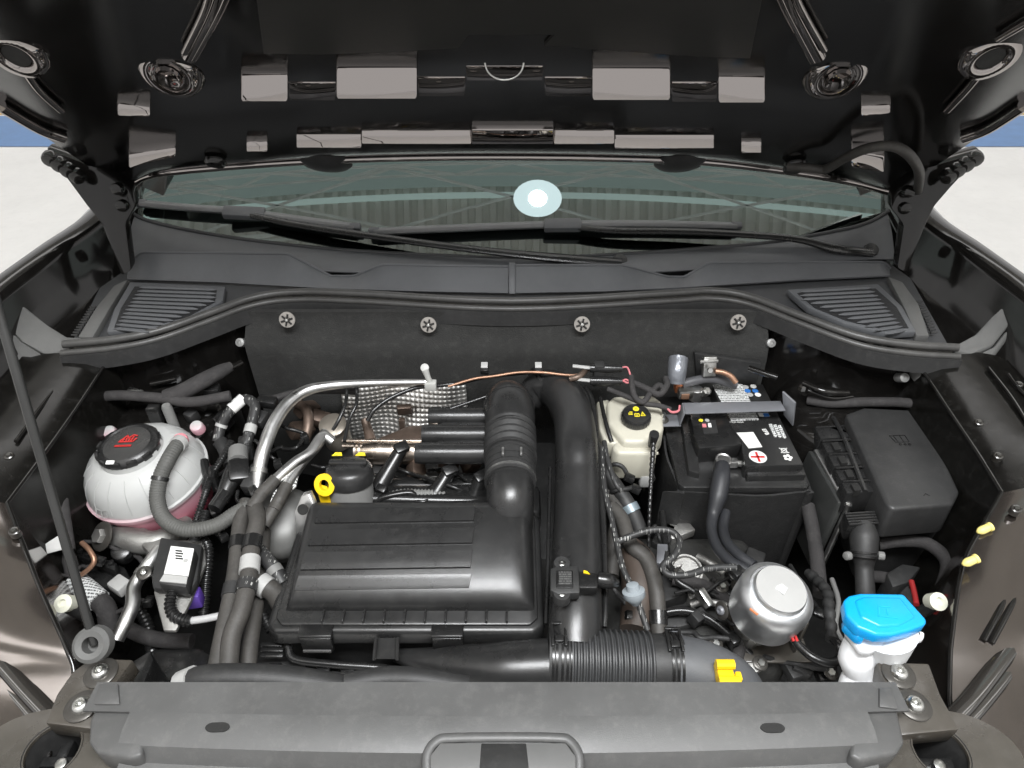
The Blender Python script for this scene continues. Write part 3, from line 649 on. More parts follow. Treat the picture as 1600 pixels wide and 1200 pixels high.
# ------------------------------------------------------------------ lock carrier cover
lc = T('lock_carrier_cover', 'wide weathered grey plastic cover along the front of the bay', 'cover', P(800, 1150, .80))
yb_ = P(800, 1070, .9).y
outl = [(156, 1068), (184, 1066), (188, 1082), (228, 1082), (240, 1069), (800, 1066), (1310, 1071), (1325, 1086), (1372, 1086), (1376, 1072), (1393, 1073), (1402, 1110)]
top = [P(x, y, .90) for x, y in outl] 
yf = .335
fl = [P(1402, 1110, .90), P(1388, 1176, .885), P(1340, 1184, .88), P(902, 1197, .873), P(700, 1197, .873), P(215, 1182, .88), P(150, 1170, .885), P(151, 1090, .9)]
# swept sheet: rear edge -> flat -> rolled front
N = 60
def cv(u, v):
    px = 152 + (1400 - 152) * u
    a = P(px, 1067, .90); y0 = a.y + .001; x = a.x
    bow = .018 * (1 - (2 * u - 1) ** 2)
    prof = [(0, -.012), (.0, 0), (.035, .001), (.055, .0005), (.068, -.004), (.074, -.014), (.078, -.022), (.105, -.03), (.12, -.05), (.125, -.12)]
    k = int(round(v * 9)); q = prof[k]
    return V((x * (1 + .0 * v), y0 - q[0] - bow * (q[0] / .1), .90 + q[1]))
def cv2(u, v, x0, x1, k0, k1):
    q = (k0 + (k1 - k0) * v) / 9; uu = ((x0 + (x1 - x0) * u) - 152) / 1248.0; return cv(uu, q)
bm = B(); grid(bm, N, 2, lambda u, v: cv2(u, v, 152, 1400, 0, 2)); thick(bm, .003); ob('rear_strip', bm, GREY, lc, 30)
bm = B(); grid(bm, N, 7, lambda u, v: cv2(u, v, 224, 1336, 2, 9)); thick(bm, .003); cov = ob('cover_sheet', bm, GREY, lc, 30)
# end tabs (raised rear corners) and lower ear pads
for pix, z in (([(154, 1068), (184, 1067), (187, 1100), (146, 1100)], .904), ([(1374, 1073), (1394, 1074), (1404, 1108), (1374, 1104)], .904)):
    bm = B(); pz(bm, pix, .885, z, .002); ob('end_tab', bm, GREY, lc)
for pix in ([(150, 1104), (212, 1107), (226, 1122), (222, 1180), (205, 1186), (150, 1176), (138, 1160), (140, 1125)], [(1338, 1122), (1350, 1112), (1402, 1108), (1414, 1160), (1402, 1178), (1345, 1190), (1328, 1180)]):
    bm = B(); pz(bm, pix, .85, .8965, .004, 3); ob('ear_pad', bm, GREY, lc)
for px, py, r in ((339, 1135, .009), (1208, 1136, .009)):
    p = P(px, py, .9035); bm = B(); q_ = [p + V((math.cos(a) * r * 1.1 + (.004 if math.cos(a) > 0 else -.004), math.sin(a) * r * .62, -.0015)) for a in [k * math.pi / 8 for k in range(16)]]; pr(bm, q_, (0, 0, -.01)); ob('slot_hole', bm, VOID, lc)
# latch opening in the middle
bm = B(); ptube(bm, [(668, 1215, .895), (668, 1178, .899), (684, 1157, .9), (710, 1153, .9), (790, 1152, .9), (870, 1153, .9), (890, 1158, .9), (904, 1180, .899), (904, 1215, .895)], .0055, seg=10, flat=.6); la = ob('latch_opening_rim', bm, GREY, lc, 70)
bm = B(); pz(bm, [(672, 1180), (688, 1160), (884, 1160), (900, 1182), (900, 1218), (672, 1218)], .86, .9018, .002); ob('latch_recess', bm, mat('latch_pale_plastic', (.11, .11, .108), .5, var=.1), la)
bm = B(); pz(bm, [(752, 1161), (822, 1161), (828, 1217), (748, 1217)], .86, .903, .001); ob('latch_mouth', bm, VOID, la)

# ------------------------------------------------------------------ air filter housing
ab = T('air_filter_housing', 'broad satin black air filter housing with ribbed lid', 'air filter box', V((-.147, .64, .62)))
Ll, Lr, Yb, Yf = -.332, .034, .757, .552
def rect(l, r, f, b, z, c=.02, cl=None):
    return [V((l + c, f, z)), V((r - c, f, z)), V((r, f + c, z)), V((r, b - c, z)), V((r - c, b, z)), V((l + c, b, z)), V((l, b - c, z)), V((l, f + c, z))]
lp_ = [(.571, .811), (.5725, .8185), (.576, .826), (.582, .8322), (.591, .8384), (.605, .8450), (.625, .8522), (.652, .8600), (.685, .8672), (.715, .8718), (.730, .869), (.738, .86), (.741, .811)]
lx_ = [(Ll, 1), (Ll + .002, .62), (Ll + .006, .22), (Ll + .012, .05), (Ll + .02, 0), (Ll + .12, 0), (Ll + .22, 0), (Lr - .06, 0), (Lr - .036, .01), (Lr - .022, .05), (Lr - .012, .18), (Lr - .005, .48), (Lr, 1)]
def lidf_(u, v):
    x, dr = lx_[int(round(u * 12))]; y, z_ = lp_[int(round(v * 12))]; return V((x, y, z_ - (z_ - .811) * dr))
bm = B(); grid(bm, 12, 12, lidf_); lid = ob('lid', bm, BLK, ab, 50)
def lidz(y):
    for (a, za), (b, zb) in zip(lp_, lp_[1:]):
        if a <= y <= b: return za + (zb - za) * (y - a) / (b - a)
    return .86
def onlid(px, py):
    z_ = .855
    for _ in range(8): p = P(px, py, z_); z_ = lidz(p.y)
    return p
for y0, y1, xl, xr in ((797, 818, 492, 740), (829, 853, 482, 738), (864, 891, 470, 735), (901, 922, 460, 733)):
    a, d = onlid(xl, y1 + 1), onlid(xl + 7, y0 + 1); b, c = onlid(xr, y1 - 3), onlid(xr + 3, y0 - 2)
    a.x = max(a.x, Ll + .014); d.x = max(d.x, Ll + .014)
    def bf_(u, v):
        p = a.lerp(b, u).lerp(d.lerp(c, u), v); p.z = lidz(p.y) + .0038 * max(.15, min(1, (p.y - .585) / .02)); return p
    top = [[bf_(u, v) for v in (0, .125, .25, .375, .5, .625, .75, .875, 1)] for u in (0, 1)]
    bm = B(); ring = [top[0][0], top[1][0]] + top[1][1:] + top[0][:0:-1]; 
    vt = {}
    def vv(p, dz=0):
        k = (round(p.x, 6), round(p.y, 6), dz)
        if k not in vt: vt[k] = bm.verts.new(p - V((0, 0, dz)))
        return vt[k]
    for i in range(8): bm.faces.new([vv(q) for q in (top[0][i], top[1][i], top[1][i + 1], top[0][i + 1])])
    for i in range(len(ring)): bm.faces.new([vv(ring[i]), vv(ring[(i + 1) % len(ring)]), vv(ring[(i + 1) % len(ring)], .006), vv(ring[i], .006)])
    es = [e for e in bm.edges if e.calc_face_angle(0) > .9]; bev(bm, es, .0022, 3)
    ob('raised_band', bm, BLK, lid, 40)
    bm = B(); tube(bm, [d + V((0, .0012, .0006)), c + V((0, .0012, .0006))], .0011, 6, 1); ob('band_shade_line', bm, VOID, lid, 60)  # black strip painting a shade line along the band's rear edge
bm = B(); prism(bm, rect(Ll - .012, Lr + .004, Yf - .003, Yb + .004, .812, .012), rect(Ll - .012, Lr + .004, Yf - .003, Yb + .004, .802, .012), .003); fl_ = ob('lid_flange', bm, BLK, ab)
for k in range(10):
    x = P(504 + 32 * k, 966, .815).x; bm = B(); box(bm, (x, Yf + .008, .8145), (.0028, .019, .009), None, .0008); ob('fin', bm, BLK, fl_)
bm = B(); prism(bm, rect(Ll - .024, Lr + .012, Yf - .012, Yb + .01, .807, .014), rect(Ll - .026, Lr + .014, Yf - .016, Yb + .012, .778, .014), .007, 3); ob('rim', bm, BLK, ab)
bm = B(); prism(bm, rect(Ll - .0, Lr - .0, Yf + .004, Yb, .779, .014), rect(Ll + .02, Lr - .02, Yf, Yb - .02, .60, .02), .006); ob('lower_tray', bm, BLKM, ab)
for px0, px1 in ((471, 523), (675, 725)):
    a, b = P(px0, 984, .80), P(px1, 984, .80); cx = (a.x + b.x) / 2; wd = b.x - a.x
    bm = B(); box(bm, (cx, Yf - .010, .805), (wd, .022, .012), None, .002); box(bm, (cx, Yf - .019, .789), (wd * .94, .006, .034), None, .002); cl_ = ob('clip', bm, BLKG, ab)
    bm = B(); tube(bm, [(cx - wd * .42, Yf - .024, .778), (cx + wd * .42, Yf - .024, .778)], .003, 8, 1); ob('clip_bar', bm, BLKG, cl_)
a, b, c_, d_ = Q(588, 997, .533), Q(622, 997, .533), Q(621, 1030, .520), Q(585, 1030, .520)
bm = B(); pr(bm, [a, b, c_, d_], (0, .003, -.004), .001); tb = ob('mounting_tab', bm, BLKM, ab)
for p, q in ((a, d_), (b, c_)):
    bm = B(); tube(bm, [p + V((0, -.002, .003)), q + V((0, -.002, .003))], .0026, 6, 1); ob('tab_rail', bm, BLKM, tb)
bm = B(); lathe(bm, [(0, 0), (.004, 0), (.004, .0012), (0, .0012)], (c_ + d_) / 2 + V((0, .008, .008)), (0, -.6, .8), 12); ob('tab_hole', bm, VOID, tb)
# outlet stub on the lid corner
bm = B(); tube(bm, [V((-.003, .722, .79)), V((-.003, .725, .825)), V((-.003, .735, .853)), V((-.003, .752, .866)), V((-.003, .775, .868))], [.036, .0375, .0385, .0385, .0385], 28, 4); ob('outlet_stub', bm, BLK, ab, 60)

# ------------------------------------------------------------------ engine intake duct with bellows, runners
idu = T('intake_duct', 'black intake elbow with rubber bellows rising from the filter box lid', 'duct', V((-.003, .87, .82)))
bm = B(); tube(bm, [(-.003, .772, .868), (-.003, .83, .869)], .0425, 28, 3); ob('cuff', bm, RUB, idu, 60)
for y in (.778, .792, .806, .822):
    bm = B(); tube(bm, [(-.003, y, .869), (-.003, y + .004, .869)], .0432, 28, 1); ob('clamp_ring', bm, RUB if y != .778 else ALU, idu, 40)
for dx in (-.012, .018):
    bm = B(); box(bm, (-.003 + dx, .80, .915), (.004, .016, .006), None, .001); ob('clamp_tab', bm, ALU, idu)
bm = B(); tube(bm, [(-.003, .83, .869), (-.003, .905, .869)], .0465, 28, 4, corr=(.0165, .005)); ob('bellows', bm, RUB, idu, 60)
bm = B(); tube(bm, [(-.003, .90, .869), (-.004, .93, .874), (-.005, .955, .876), (-.008, .978, .868), (-.014, .99, .84), (-.02, .995, .80)], [.044, .0465, .0465, .045, .04, .032], 28, 6); ob('elbow', bm, BLK, idu, 60)
bm = B(); tube(bm, [(-.005, .955, .876), (-.0055, .961, .875)], .0478, 28, 1); ob('elbow_seam', bm, BLK, idu, 40)
for px0, py, z, r in ((674, 651, .85, .0190), (664, 679, .85, .0190), (654, 708, .85, .0195)):
    a = P(px0, py, z); bm = B(); tube(bm, [a, V((a.x + .004, a.y, a.z)), V((-.05, a.y, z)), V((-.015, a.y, z + .005))], [r * .8, r, r, r], 20, 3); ob('runner', bm, BLK, idu, 50)
bm = B(); box(bm, (-.07, .915, .842), (.13, .11, .02), None, .006); ob('runner_web', bm, BLK, idu)

# ------------------------------------------------------------------ fat charge air pipe
cp = T('charge_pipe', 'fat smooth black charge air pipe bending over beside the bellows', 'pipe', P(905, 800, .70))
bm = B(); ptube(bm, [(828, 622, .83), (846, 606, .85), (872, 612, .858), (894, 648, .868), (901, 700, .871), (902, 745, .853), (902, 800, .835), (901, 880, .828), (899, 960, .815), (898, 1010, .80)], [.030, .035, .038, .0375, .0375, .0375, .038, .039, .039, .038], seg=28, res=8); ob('pipe_body', bm, BLK, cp, 80)
for dx in (-1, 1):
    bm = B(); ptube(bm, [(901 + dx * 41, 730, .842), (901 + dx * 43, 800, .834), (901 + dx * 45, 880, .824), (899 + dx * 46, 975, .805)], .0032, seg=8); ob('side_rail', bm, BLKG, cp, 80)
bm = B(); c = P(838, 606, .85); lathe(bm, [(.037, 0), (.040, .004), (.040, .016), (.037, .02)], c, (.75, .35, .1), 24); ob('collar', bm, BLKG, cp)
# pressure sensor on the pipe
ps = T('pressure_sensor', 'small black pressure sensor with yellow mark bolted on the charge pipe', 'sensor', P(890, 905, .86))
bm = B(); pz(bm, [(860, 888), (872, 884), (904, 884), (906, 926), (872, 928), (860, 922)], .862, .878, .002); ob('sensor_body', bm, BLKM, ps)
bm = B(); pz(bm, [(869, 891), (895, 891), (896, 918), (869, 918)], .87, .880, .001); ob('sensor_face', bm, BLKG, ps)
decal('print', [(873, 893), (893, 893), (893, 914), (873, 914)], .8796, PRND, ps)
for px, py in ((878, 880), (878, 927)):
    p = P(px, py, .876); bm = B(); lathe(bm, [(.0055, -.012), (.0055, .001), (.0115, .001), (.0125, -.002), (.0125, -.014)], p, UPV, 18); ear = ob('screw_ear', bm, BLKM, ps); bm = B(); lathe(bm, [(0, -.003), (.0056, -.003), (.0056, -.001), (.003, .0), (0, -.001)], p, UPV, 12); ob('screw', bm, STEEL, ear)
bm = B(); pz(bm, [(904, 892), (934, 895), (934, 918), (904, 918)], .858, .876, .002); ob('plug', bm, BLKG, ps)
decal('mark', [(912, 891), (917, 892), (922, 897), (912, 895)], .876, YEL, ps)
bm = B(); ptube(bm, [(934, 905, .864), (950, 908, .862), (963, 912, .85)], [.011, .012, .006], seg=14); ob('boot', bm, BLKG, ps, 60)

# ------------------------------------------------------------------ air intake snorkel across the front
sn = T('air_intake_snorkel', 'black intake snorkel with ribbed bellows running behind the front cover', 'snorkel', P(900, 1030, .72))
bm = B(); tube(bm, [P(610, 1022, .745), P(660, 1032, .755), P(720, 1042, .77), P(790, 1046, .782), P(858, 1044, .785)], [.008, .018, .030, .038, .040], 24, 6); ob('flared_duct', bm, BLK, sn, 80)
bx0, bx1 = P(856, 1032, .79), P(1070, 1042, .785)
def along(k): return bx0.lerp(bx1, k)
bm = B(); tube(bm, [along(0), along(.16)], .043, 28, 1); ob('cuff', bm, RUB, sn, 50)
for k in (.02, .045, .085, .12, .15):
    bm = B(); tube(bm, [along(k), along(k + .016)], .0455, 28, 1); ob('clamp_ring', bm, BLKG, sn, 40)
bm = B(); tube(bm, [along(.16), along(.76)], .046, 28, 4, corr=(.0078, .0042)); ob('bellows', bm, mat('grey_black_rubber', (.04, .041, .042), .5, var=.15, dust=.1), sn, 40)
bm = B(); tube(bm, [along(.75), along(.84), along(.97)], [.042, .0435, .043], 28, 3); ob('cuff', bm, RUB, sn, 50)
for k in (.86, .895, .93):
    bm = B(); tube(bm, [along(k), along(k + .018)], .0458, 28, 1); ob('clamp_ring', bm, BLKG, sn, 40)
bm = B(); tube(bm, [along(.93), P(1100, 1052, .785), P(1140, 1072, .775), P(1165, 1100, .75)], [.043, .043, .041, .036], 28, 6); ob('outlet_elbow', bm, COWL, sn, 80)
for k in (.075, .90):
    p = along(k) + V((0, .012, .046)); bm = B()
    for dx in (-.009, .009): box(bm, p + V((dx, 0, .001)), (.004, .034, .005), None, .001)
    box(bm, p + V((0, .017, .001)), (.022, .004, .006), None, .001); box(bm, p + V((0, -.006, 0)), (.012, .01, .006), None, .001); ob('clamp_buckle', bm, BLKG, sn)
yc = T('yellow_clip', 'bright yellow plastic clip on the grey intake elbow', 'clip', P(1136, 1052, .80))
p = P(1136, 1053, .838)
bm = B(); box(bm, p + V((0, -.004, -.012)), (.022, .05, .02), None, .003); ob('clip_body', bm, YEL, yc)
bm = B(); tube(bm, [p + V((-.012, .012, .002)), p + V((.012, .012, .002))], .0065, 10, 1); ob('clip_barrel', bm, YEL, yc)
bm = B(); tube(bm, [p + V((-.014, -.01, .002)), p + V((.014, -.01, .002))], .006, 10, 1); ob('clip_barrel', bm, YEL, yc)
bm = B(); box(bm, p + V((.014, -.004, 0)), (.008, .012, .008), None, .002); ob('clip_ear', bm, YEL, yc)

# ------------------------------------------------------------------ engine top: cover, coils, oil filler, heat shield
en = T('engine', 'black engine top with ignition coils behind the filter box', 'engine', V((-.12, .95, .45)))
bm = B(); box(bm, (-.13, .86, .62), (.46, .30, .26), None, .02); ob('cam_cover', bm, BLKM, en)
bm = B(); box(bm, (-.10, .80, .775), (.30, .07, .06), None, .012); ob('cover_rail', bm, BLKG, en)
bm = B(); tube(bm, [(-.28, .865, .76), (.0, .865, .76)], .022, 14, 1); ob('cover_rail', bm, BLKG, en, 60)
bm = B(); tube(bm, [(-.25, .80, .80), (.0, .80, .79)], .014, 12, 1); ob('fuel_rail', bm, BLKG, en, 60)
for (a, b) in (((628, 700, .84), (590, 765, .80)), ((703, 735, .82), (672, 785, .79)), ((752, 745, .81), (738, 785, .79))):
    p, q = P(*a), P(*b); bm = B(); tube(bm, [p, p.lerp(q, .25), p.lerp(q, .6), q], [.012, .0125, .014, .016], 14, 3); co = ob('ignition_coil', bm, BLKG, en, 50)
    bm = B(); box(bm, p + V((0, -.004, .004)), (.026, .02, .016), euler(20, 0, 35), .003); ob('coil_plug', bm, BLKG, co)
for px, py in ((583, 747), (665, 747), (745, 747)):
    bolt('cover_screw', P(px, py, .795), V((0, -.2, 1)), .006, en, STEEL, False)
bm = B(); ptube(bm, [(600, 780, .80), (625, 772, .805), (660, 772, .805), (690, 774, .80), (700, 790, .79)], .009, seg=10, corr=(.006, .0018)); ob('breather_pipe', bm, mat('grey_pipe', (.16, .16, .155), .5), en, 50)
bm = B(); ptube(bm, [(588, 786, .80), (600, 777, .81), (640, 770, .812), (652, 780, .80)], .006, seg=8); ob('wiring_loop', bm, BLKG, en, 60)
for k in range(9):
    a = random.random(); p = V((-.30 + .33 * random.random(), .82 + .12 * random.random(), .765 + .03 * random.random())); bm = B(); box(bm, p, (.02 + .03 * random.random(), .02, .02), euler(10 * a, 20 * a, 60 * a), .003); ob('engine_fitting', bm, BLKG if k % 2 else BLKM, en)
# exhaust manifold cover and heat shield
hsx = T('heat_shield', 'dimpled silver heat shield in front of the bulkhead felt', 'heat shield', P(630, 690, .72))
c4 = [Q(532, 603, 1.085), Q(728, 600, 1.085), Q(735, 700, 1.04), Q(546, 700, 1.04)]
from math import sin, pi
def shf(u, v):
    p = c4[0].lerp(c4[1], u).lerp(c4[3].lerp(c4[2], u), v)
    w = .016 * math.exp(-((u - .55) / .14) ** 2) * v + .008 * sin(u * 9 + v * 3)
    return p + V((0, -w - .0020 * abs(sin(u * 26 * pi)) * abs(sin(v * 15 * pi)), 0))
bm = B(); grid(bm, 26 * 6, 15 * 6, shf); ob('dimpled_sheet', bm, mat('embossed_aluminium', (.72, .71, .68), .36, .95, var=.3, vscale=14, rvar=.1, dust=.15), hsx, 180)
p = Q(632, 640, 1.05); bm = B(); box(bm, p, (.03, .012, .028), euler(20, 0, 8), .003); ob('bracket', bm, RUST, hsx); bm = B(); box(bm, p + V((-.006, -.012, -.03)), (.012, .012, .03), None, .002); ob('bracket', bm, RUST, hsx)
bm = B(); pz(bm, [(672, 642), (684, 640), (684, 664), (670, 664)], .80, .85, .002); ob('foil_tag', bm, SHINE, hsx)
mf = T('exhaust_manifold', 'heat browned exhaust manifold with bright steel rails beside the oil cap', 'manifold', P(610, 700, .70))
bm = B(); ptube(bm, [(560, 705, .80), (585, 706, .80), (660, 706, .80)], [.020, .024, .023], seg=18); ob('steel_barrel', bm, SHINE, mf, 60)
for k in range(3):
    bm = B(); ptube(bm, [(556 + 7 * k, 705, .80), (559 + 7 * k, 705, .80)], .0225, seg=18, res=1); ob('barrel_ring', bm, SHINE, mf, 40)
for y0, z in ((689, .822), (697, .818)):
    bm = B(); ptube(bm, [(535, y0, z), (672, y0, z)], .0036, seg=8, res=1); ob('steel_rail', bm, SHINE, mf, 60)
bm = B(); pz(bm, [(590, 684), (640, 664), (672, 664), (672, 690), (590, 690)], .76, .80, .004); ob('browned_cover', bm, RUST, mf)
bm = B(); ptube(bm, [(570, 655, .82), (574, 668, .81), (580, 690, .80)], [.008, .009, .011], seg=12); ob('lambda_sensor', bm, RUST, mf, 60)
for px, py, s in ((650, 735, .03), (700, 730, .035), (735, 725, .03), (480, 640, .05), (500, 655, .04), (470, 672, .05)):
    bm = B(); box(bm, P(px, py, .78), (s, .03, .03), euler(20, 30, px % 70), .006); ob('manifold_lug', bm, RUST, mf)
bm = B(); ptube(bm, [(462, 628, .82), (478, 640, .83), (482, 662, .82), (476, 690, .80)], .010, seg=10); ob('turbo_pipe', bm, RUST, mf, 70)
bm = B(); c = P(523, 672, .81); lathe(bm, [(.026, -.04), (.026, 0), (.023, .004), (.022, .012), (.026, .014), (.026, .02), (.018, .024), (0, .024)], c, (0, -.3, 1), 22); ob('wastegate_can', bm, mat('grey_brown_can', (.3, .27, .23), .4, .7, var=.2), mf, 40)
# oil filler and dipstick
of = T('oil_filler', 'grey oil filler neck with black yellow-marked cap behind the filter box', 'oil filler', P(545, 790, .74))
c = P(546, 742, .85); ax = V((0, .30, 1)).normalized()
bm = B(); lathe(bm, [(.040, -.10), (.038, -.02), (.036, -.012)], c, ax, 28); ob('filler_neck', bm, mat('grey_plastic', (.17, .17, .165), .5, var=.15), of, 40)
bm = B(); lathe(bm, [(.036, -.014), (.0405, -.012), (.041, .008), (.036, .017), (.02, .022), (0, .023)], c, ax, 32); cpo = ob('cap', bm, BLK, of, 60)
bm = B(); box(bm, c + ax * .024, (.066, .012, .010), Matrix.Rotation(R(-16), 4, 'X'), .004); ob('grip', bm, BLK, cpo)
for dx in (-.022, .018):
    q = c + ax * .0205 + V((dx, .020, .004)); bm = B(); pr(bm, [q + V((-.009, -.004, 0)), q + V((.009, -.004, 0)), q + V((.006, .004, 0)), q + V((-.004, .004, 0))], (0, 0, .001)); ob('yellow_mark', bm, YPR, cpo, 0)
dp = T('oil_dipstick', 'yellow ring handle of the oil dipstick beside the filter box', 'dipstick', P(508, 790, .76))
c = P(508, 757, .858); n_ = V((-.1, -.85, .55)).normalized(); u_ = V((1, 0, .15)); u_ = (u_ - n_ * u_.dot(n_)).normalized(); v_ = n_.cross(u_)
bm = B(); N = 28; 
rg = [[bm.verts.new(c + (u_ * math.cos(2 * pi * k / N) * 1.0 + v_ * math.sin(2 * pi * k / N) * 1.1) * r + n_ * h) for r, h in ((.0165, -.004), (.0175, .004), (.0085, .005), (.0078, 0), (.0085, -.004))] for k in range(N)]
for k in range(N):
    for j in range(5): bm.faces.new((rg[k][j], rg[k][(j + 1) % 5], rg[(k + 1) % N][(j + 1) % 5], rg[(k + 1) % N][j]))
ob('ring_handle', bm, YEL, dp, 50)
bm = B(); pr(bm, [c + V((-.016, -.003, -.006)), c + V((.002, -.004, -.012)), c + V((.006, -.008, -.06)), c + V((-.012, -.008, -.06))], (0, .010, .002), .002); ob('stem', bm, YEL, dp)

# ------------------------------------------------------------------ coolant reservoir
cr = T('coolant_reservoir', 'round milky coolant tank with black cap and pink coolant in its base', 'coolant tank', V((-.648, .835, .72)))
tm = mat('milky_tank', (.62, .66, .68), .36, sss=.25); nt = tm.node_tree; bs = nt.nodes['Principled BSDF']
tc = nt.nodes.new('ShaderNodeTexCoord'); sp = nt.nodes.new('ShaderNodeSeparateXYZ'); cr_ = nt.nodes.new('ShaderNodeValToRGB'); mr = nt.nodes.new('ShaderNodeMapRange')
nt.links.new(tc.outputs['Object'], sp.inputs[0]); nt.links.new(sp.outputs[2], mr.inputs[0]); mr.inputs[1].default_value = -.05; mr.inputs[2].default_value = .05; nt.links.new(mr.outputs[0], cr_.inputs[0])
e = cr_.color_ramp.elements; e[0].position = .0; e[0].color = (.46, .08, .13, 1); e[1].position = .62; e[1].color = (.46, .465, .455, 1); k = e.new(.52); k.color = (.58, .33, .38, 1)
nt.links.new(cr_.outputs[0], bs.inputs['Base Color'])
o = V((-.650, .846, .812)); axt = V((-.05, -.10, 1)).normalized()
bm = B(); lathe(bm, [(0, -.105), (.05, -.103), (.076, -.092), (.090, -.070), (.097, -.035), (.099, -.008), (.103, -.005), (.104, .003), (.100, .005), (.0985, .012), (.093, .032), (.082, .050), (.064, .063), (.052, .067), (.050, .078), (0, .078)], o, axt, 48); tk = ob('tank', bm, tm, cr, 45)
for k in range(18):
    a = k / 18 * 2 * pi; uu_ = (V((1, 0, 0)) - axt * axt.x).normalized(); d = uu_ * math.cos(a) + axt.cross(uu_) * math.sin(a)
    bm = B(); tube(bm, [o + d * .0642 + axt * .0626, o + d * .0818 + axt * .0498, o + d * .0928 + axt * .0318, o + d * .0983 + axt * .012], .0007, 5, 3); ob('moulded_rib', bm, mat('milky_rib', (.46, .465, .455), .36, sss=.25), tk, 60)
cc = o + axt * .07
bm = B(); lathe(bm, [(.048, -.004), (.050, .0), (.0505, .010), (.047, .016), (.040, .019), (.038, .0165), (.02, .0175), (0, .018)], cc, axt, 40); cap = ob('cap', bm, BLK, cr, 40)
for k in range(12):
    a = k / 12 * 2 * pi; d = V((math.cos(a), math.sin(a), 0)); bm = B(); box(bm, cc + d * .0485 + axt * .009, (.006, .016, .012), rz(math.degrees(a)), .002); ob('grip_lug', bm, BLK, cap)
bm = B(); box(bm, cc + V((-.008, -.047, .0155)), (.013, .007, .003), euler(20, 0, 0), .0006); ob('white_tab', bm, LAB, cap)
xd, yd = V((1, .0, .05)), V((0, 1, .1)); top_ = cc + axt * .0182
def strokes(name, polys, m, parent, o, x, y, w, th=.0006):
    nn = V(x).cross(V(y)).normalized(); bm = B()
    for s in polys:
        for a, b in zip(s, s[1:]):
            A, Bq = o + V(x) * a[0] + V(y) * a[1], o + V(x) * b[0] + V(y) * b[1]; d = (Bq - A).normalized(); sd = d.cross(nn) * w / 2
            pr(bm, [A - d * w * .3 + sd, Bq + d * w * .3 + sd, Bq + d * w * .3 - sd, A - d * w * .3 - sd], nn * th)
    return ob(name, bm, m, parent, 0)
s = .001
strokes('warning_pictogram', [[(-14 * s, 2 * s), (-4 * s, 16 * s), (0, 10 * s), (6 * s, 17 * s), (13 * s, 15 * s)], [(-14 * s, 2 * s), (10 * s, 2 * s), (14 * s, 9 * s)], [(-2 * s, 3 * s), (-3 * s, 10 * s)], [(2 * s, 3 * s), (3 * s, 9 * s)], [(6 * s, 3 * s), (8 * s, 13 * s)], [(-8 * s, 4 * s), (-7 * s, 9 * s)]], RED, cap, top_, xd, yd, .0024)
strokes('warning_pictogram', [[(-17 * s, -6 * s), (11 * s, -6 * s)], [(-17 * s, -8.2 * s), (11 * s, -8.2 * s)]], RED, cap, top_, xd, yd, .0014)
# moulded book and tool pictogram on the tank front
fo = o + V((-.018, -.0995, .010)); strokes('moulded_pictogram', [[(-.010, 0), (-.010, .012), (0, .010), (.010, .012), (.010, 0), (0, -.002), (-.010, 0)], [(0, -.002), (0, .010)]], LABG, tk, o + V((-.035, -.097, .002)), V((1, -.25, 0)), V((0, .35, 1)), .0012)
bm = B(); c = P(255, 655, .872); box(bm, c + V((-.010, 0, .012)), (.022, .016, .036), None, .002); ob('level_sensor_plug', bm, BLKG, cr)
bm = B(); lathe(bm, [(.009, -.03), (.009, .02), (.007, .026), (0, .026)], c + V((.014, .002, .006)), UPV, 14); ob('bleed_stub', bm, mat('grey_plastic', (.17, .17, .165), .5), cr)
for px, py in ((177, 680), (312, 672)):
    p = P(px, py, .845); bm = B(); lathe(bm, disc_profile(.012, .02, .4), p, (0, -.4, 1), 14); ob('mounting_lug', bm, tm, cr)
bm = B(); lathe(bm, disc_profile(.013, .012, .4), P(283, 690, .872), (.2, -.3, 1), 16); ob('hose_stub', bm, mat('pink_stub', (.55, .22, .25), .4), cr)
bm = B(); ptube(bm, [(318, 720, .83), (324, 745, .82), (322, 765, .80)], .008, seg=8); ob('side_clip', bm, BLKG, cr)

# ------------------------------------------------------------------ hoses and pipes
def hose(name, lab, pts, r, m=HOSE, cat_='hose', corr=None, seg=12, bands=(), bm_m=RUB, group=None, bw=.012):
    t = T(name, lab, cat_, P(*pts[0]), group)
    bm = B(); ptube(bm, pts, r, seg=seg, res=8, corr=corr); ob('run', bm, m, t, 60 if not corr else 50)
    W_ = [P(*p) for p in pts]; path, par = cat(W_, 8)
    for k, w_, mm in bands:
        i = min(range(len(par)), key=lambda j: abs(par[j] - k)); p = path[i]; d = (path[min(i + 1, len(path) - 1)] - path[max(0, i - 1)]).normalized()
        rr = (r if isinstance(r, (int, float)) else r[min(int(k), len(r) - 1)]); bm = B(); tube(bm, [p - d * w_ / 2, p + d * w_ / 2], rr * 1.14, 14, 1); ob('band', bm, mm, t, 50)
    return t
hose('tank_hose', 'sleeved grey hose curling from the top of the coolant tank round its front', [(284, 690, .888), (276, 697, .892), (262, 720, .888), (250, 748, .872), (246, 782, .85), (258, 812, .835), (290, 828, .828), (335, 822, .828), (368, 802, .832), (390, 790, .835)], .0125, mat('sleeved_hose', (.075, .075, .07), .65, bump=.3, bscale=300, var=.2, dust=.15), corr=(.0045, .0006), bands=((.6, .012, LABG), (3.0, .006, BLKG)))
hose('coolant_hose', 'printed black coolant hose running down past the white labelled module', [(386, 784, .835), (376, 815, .83), (372, 850, .825), (366, 905, .82), (350, 985, .81), (336, 1055, .80)], .0125, bands=((2.0, .02, BLKG), (3.2, .02, RUB)))
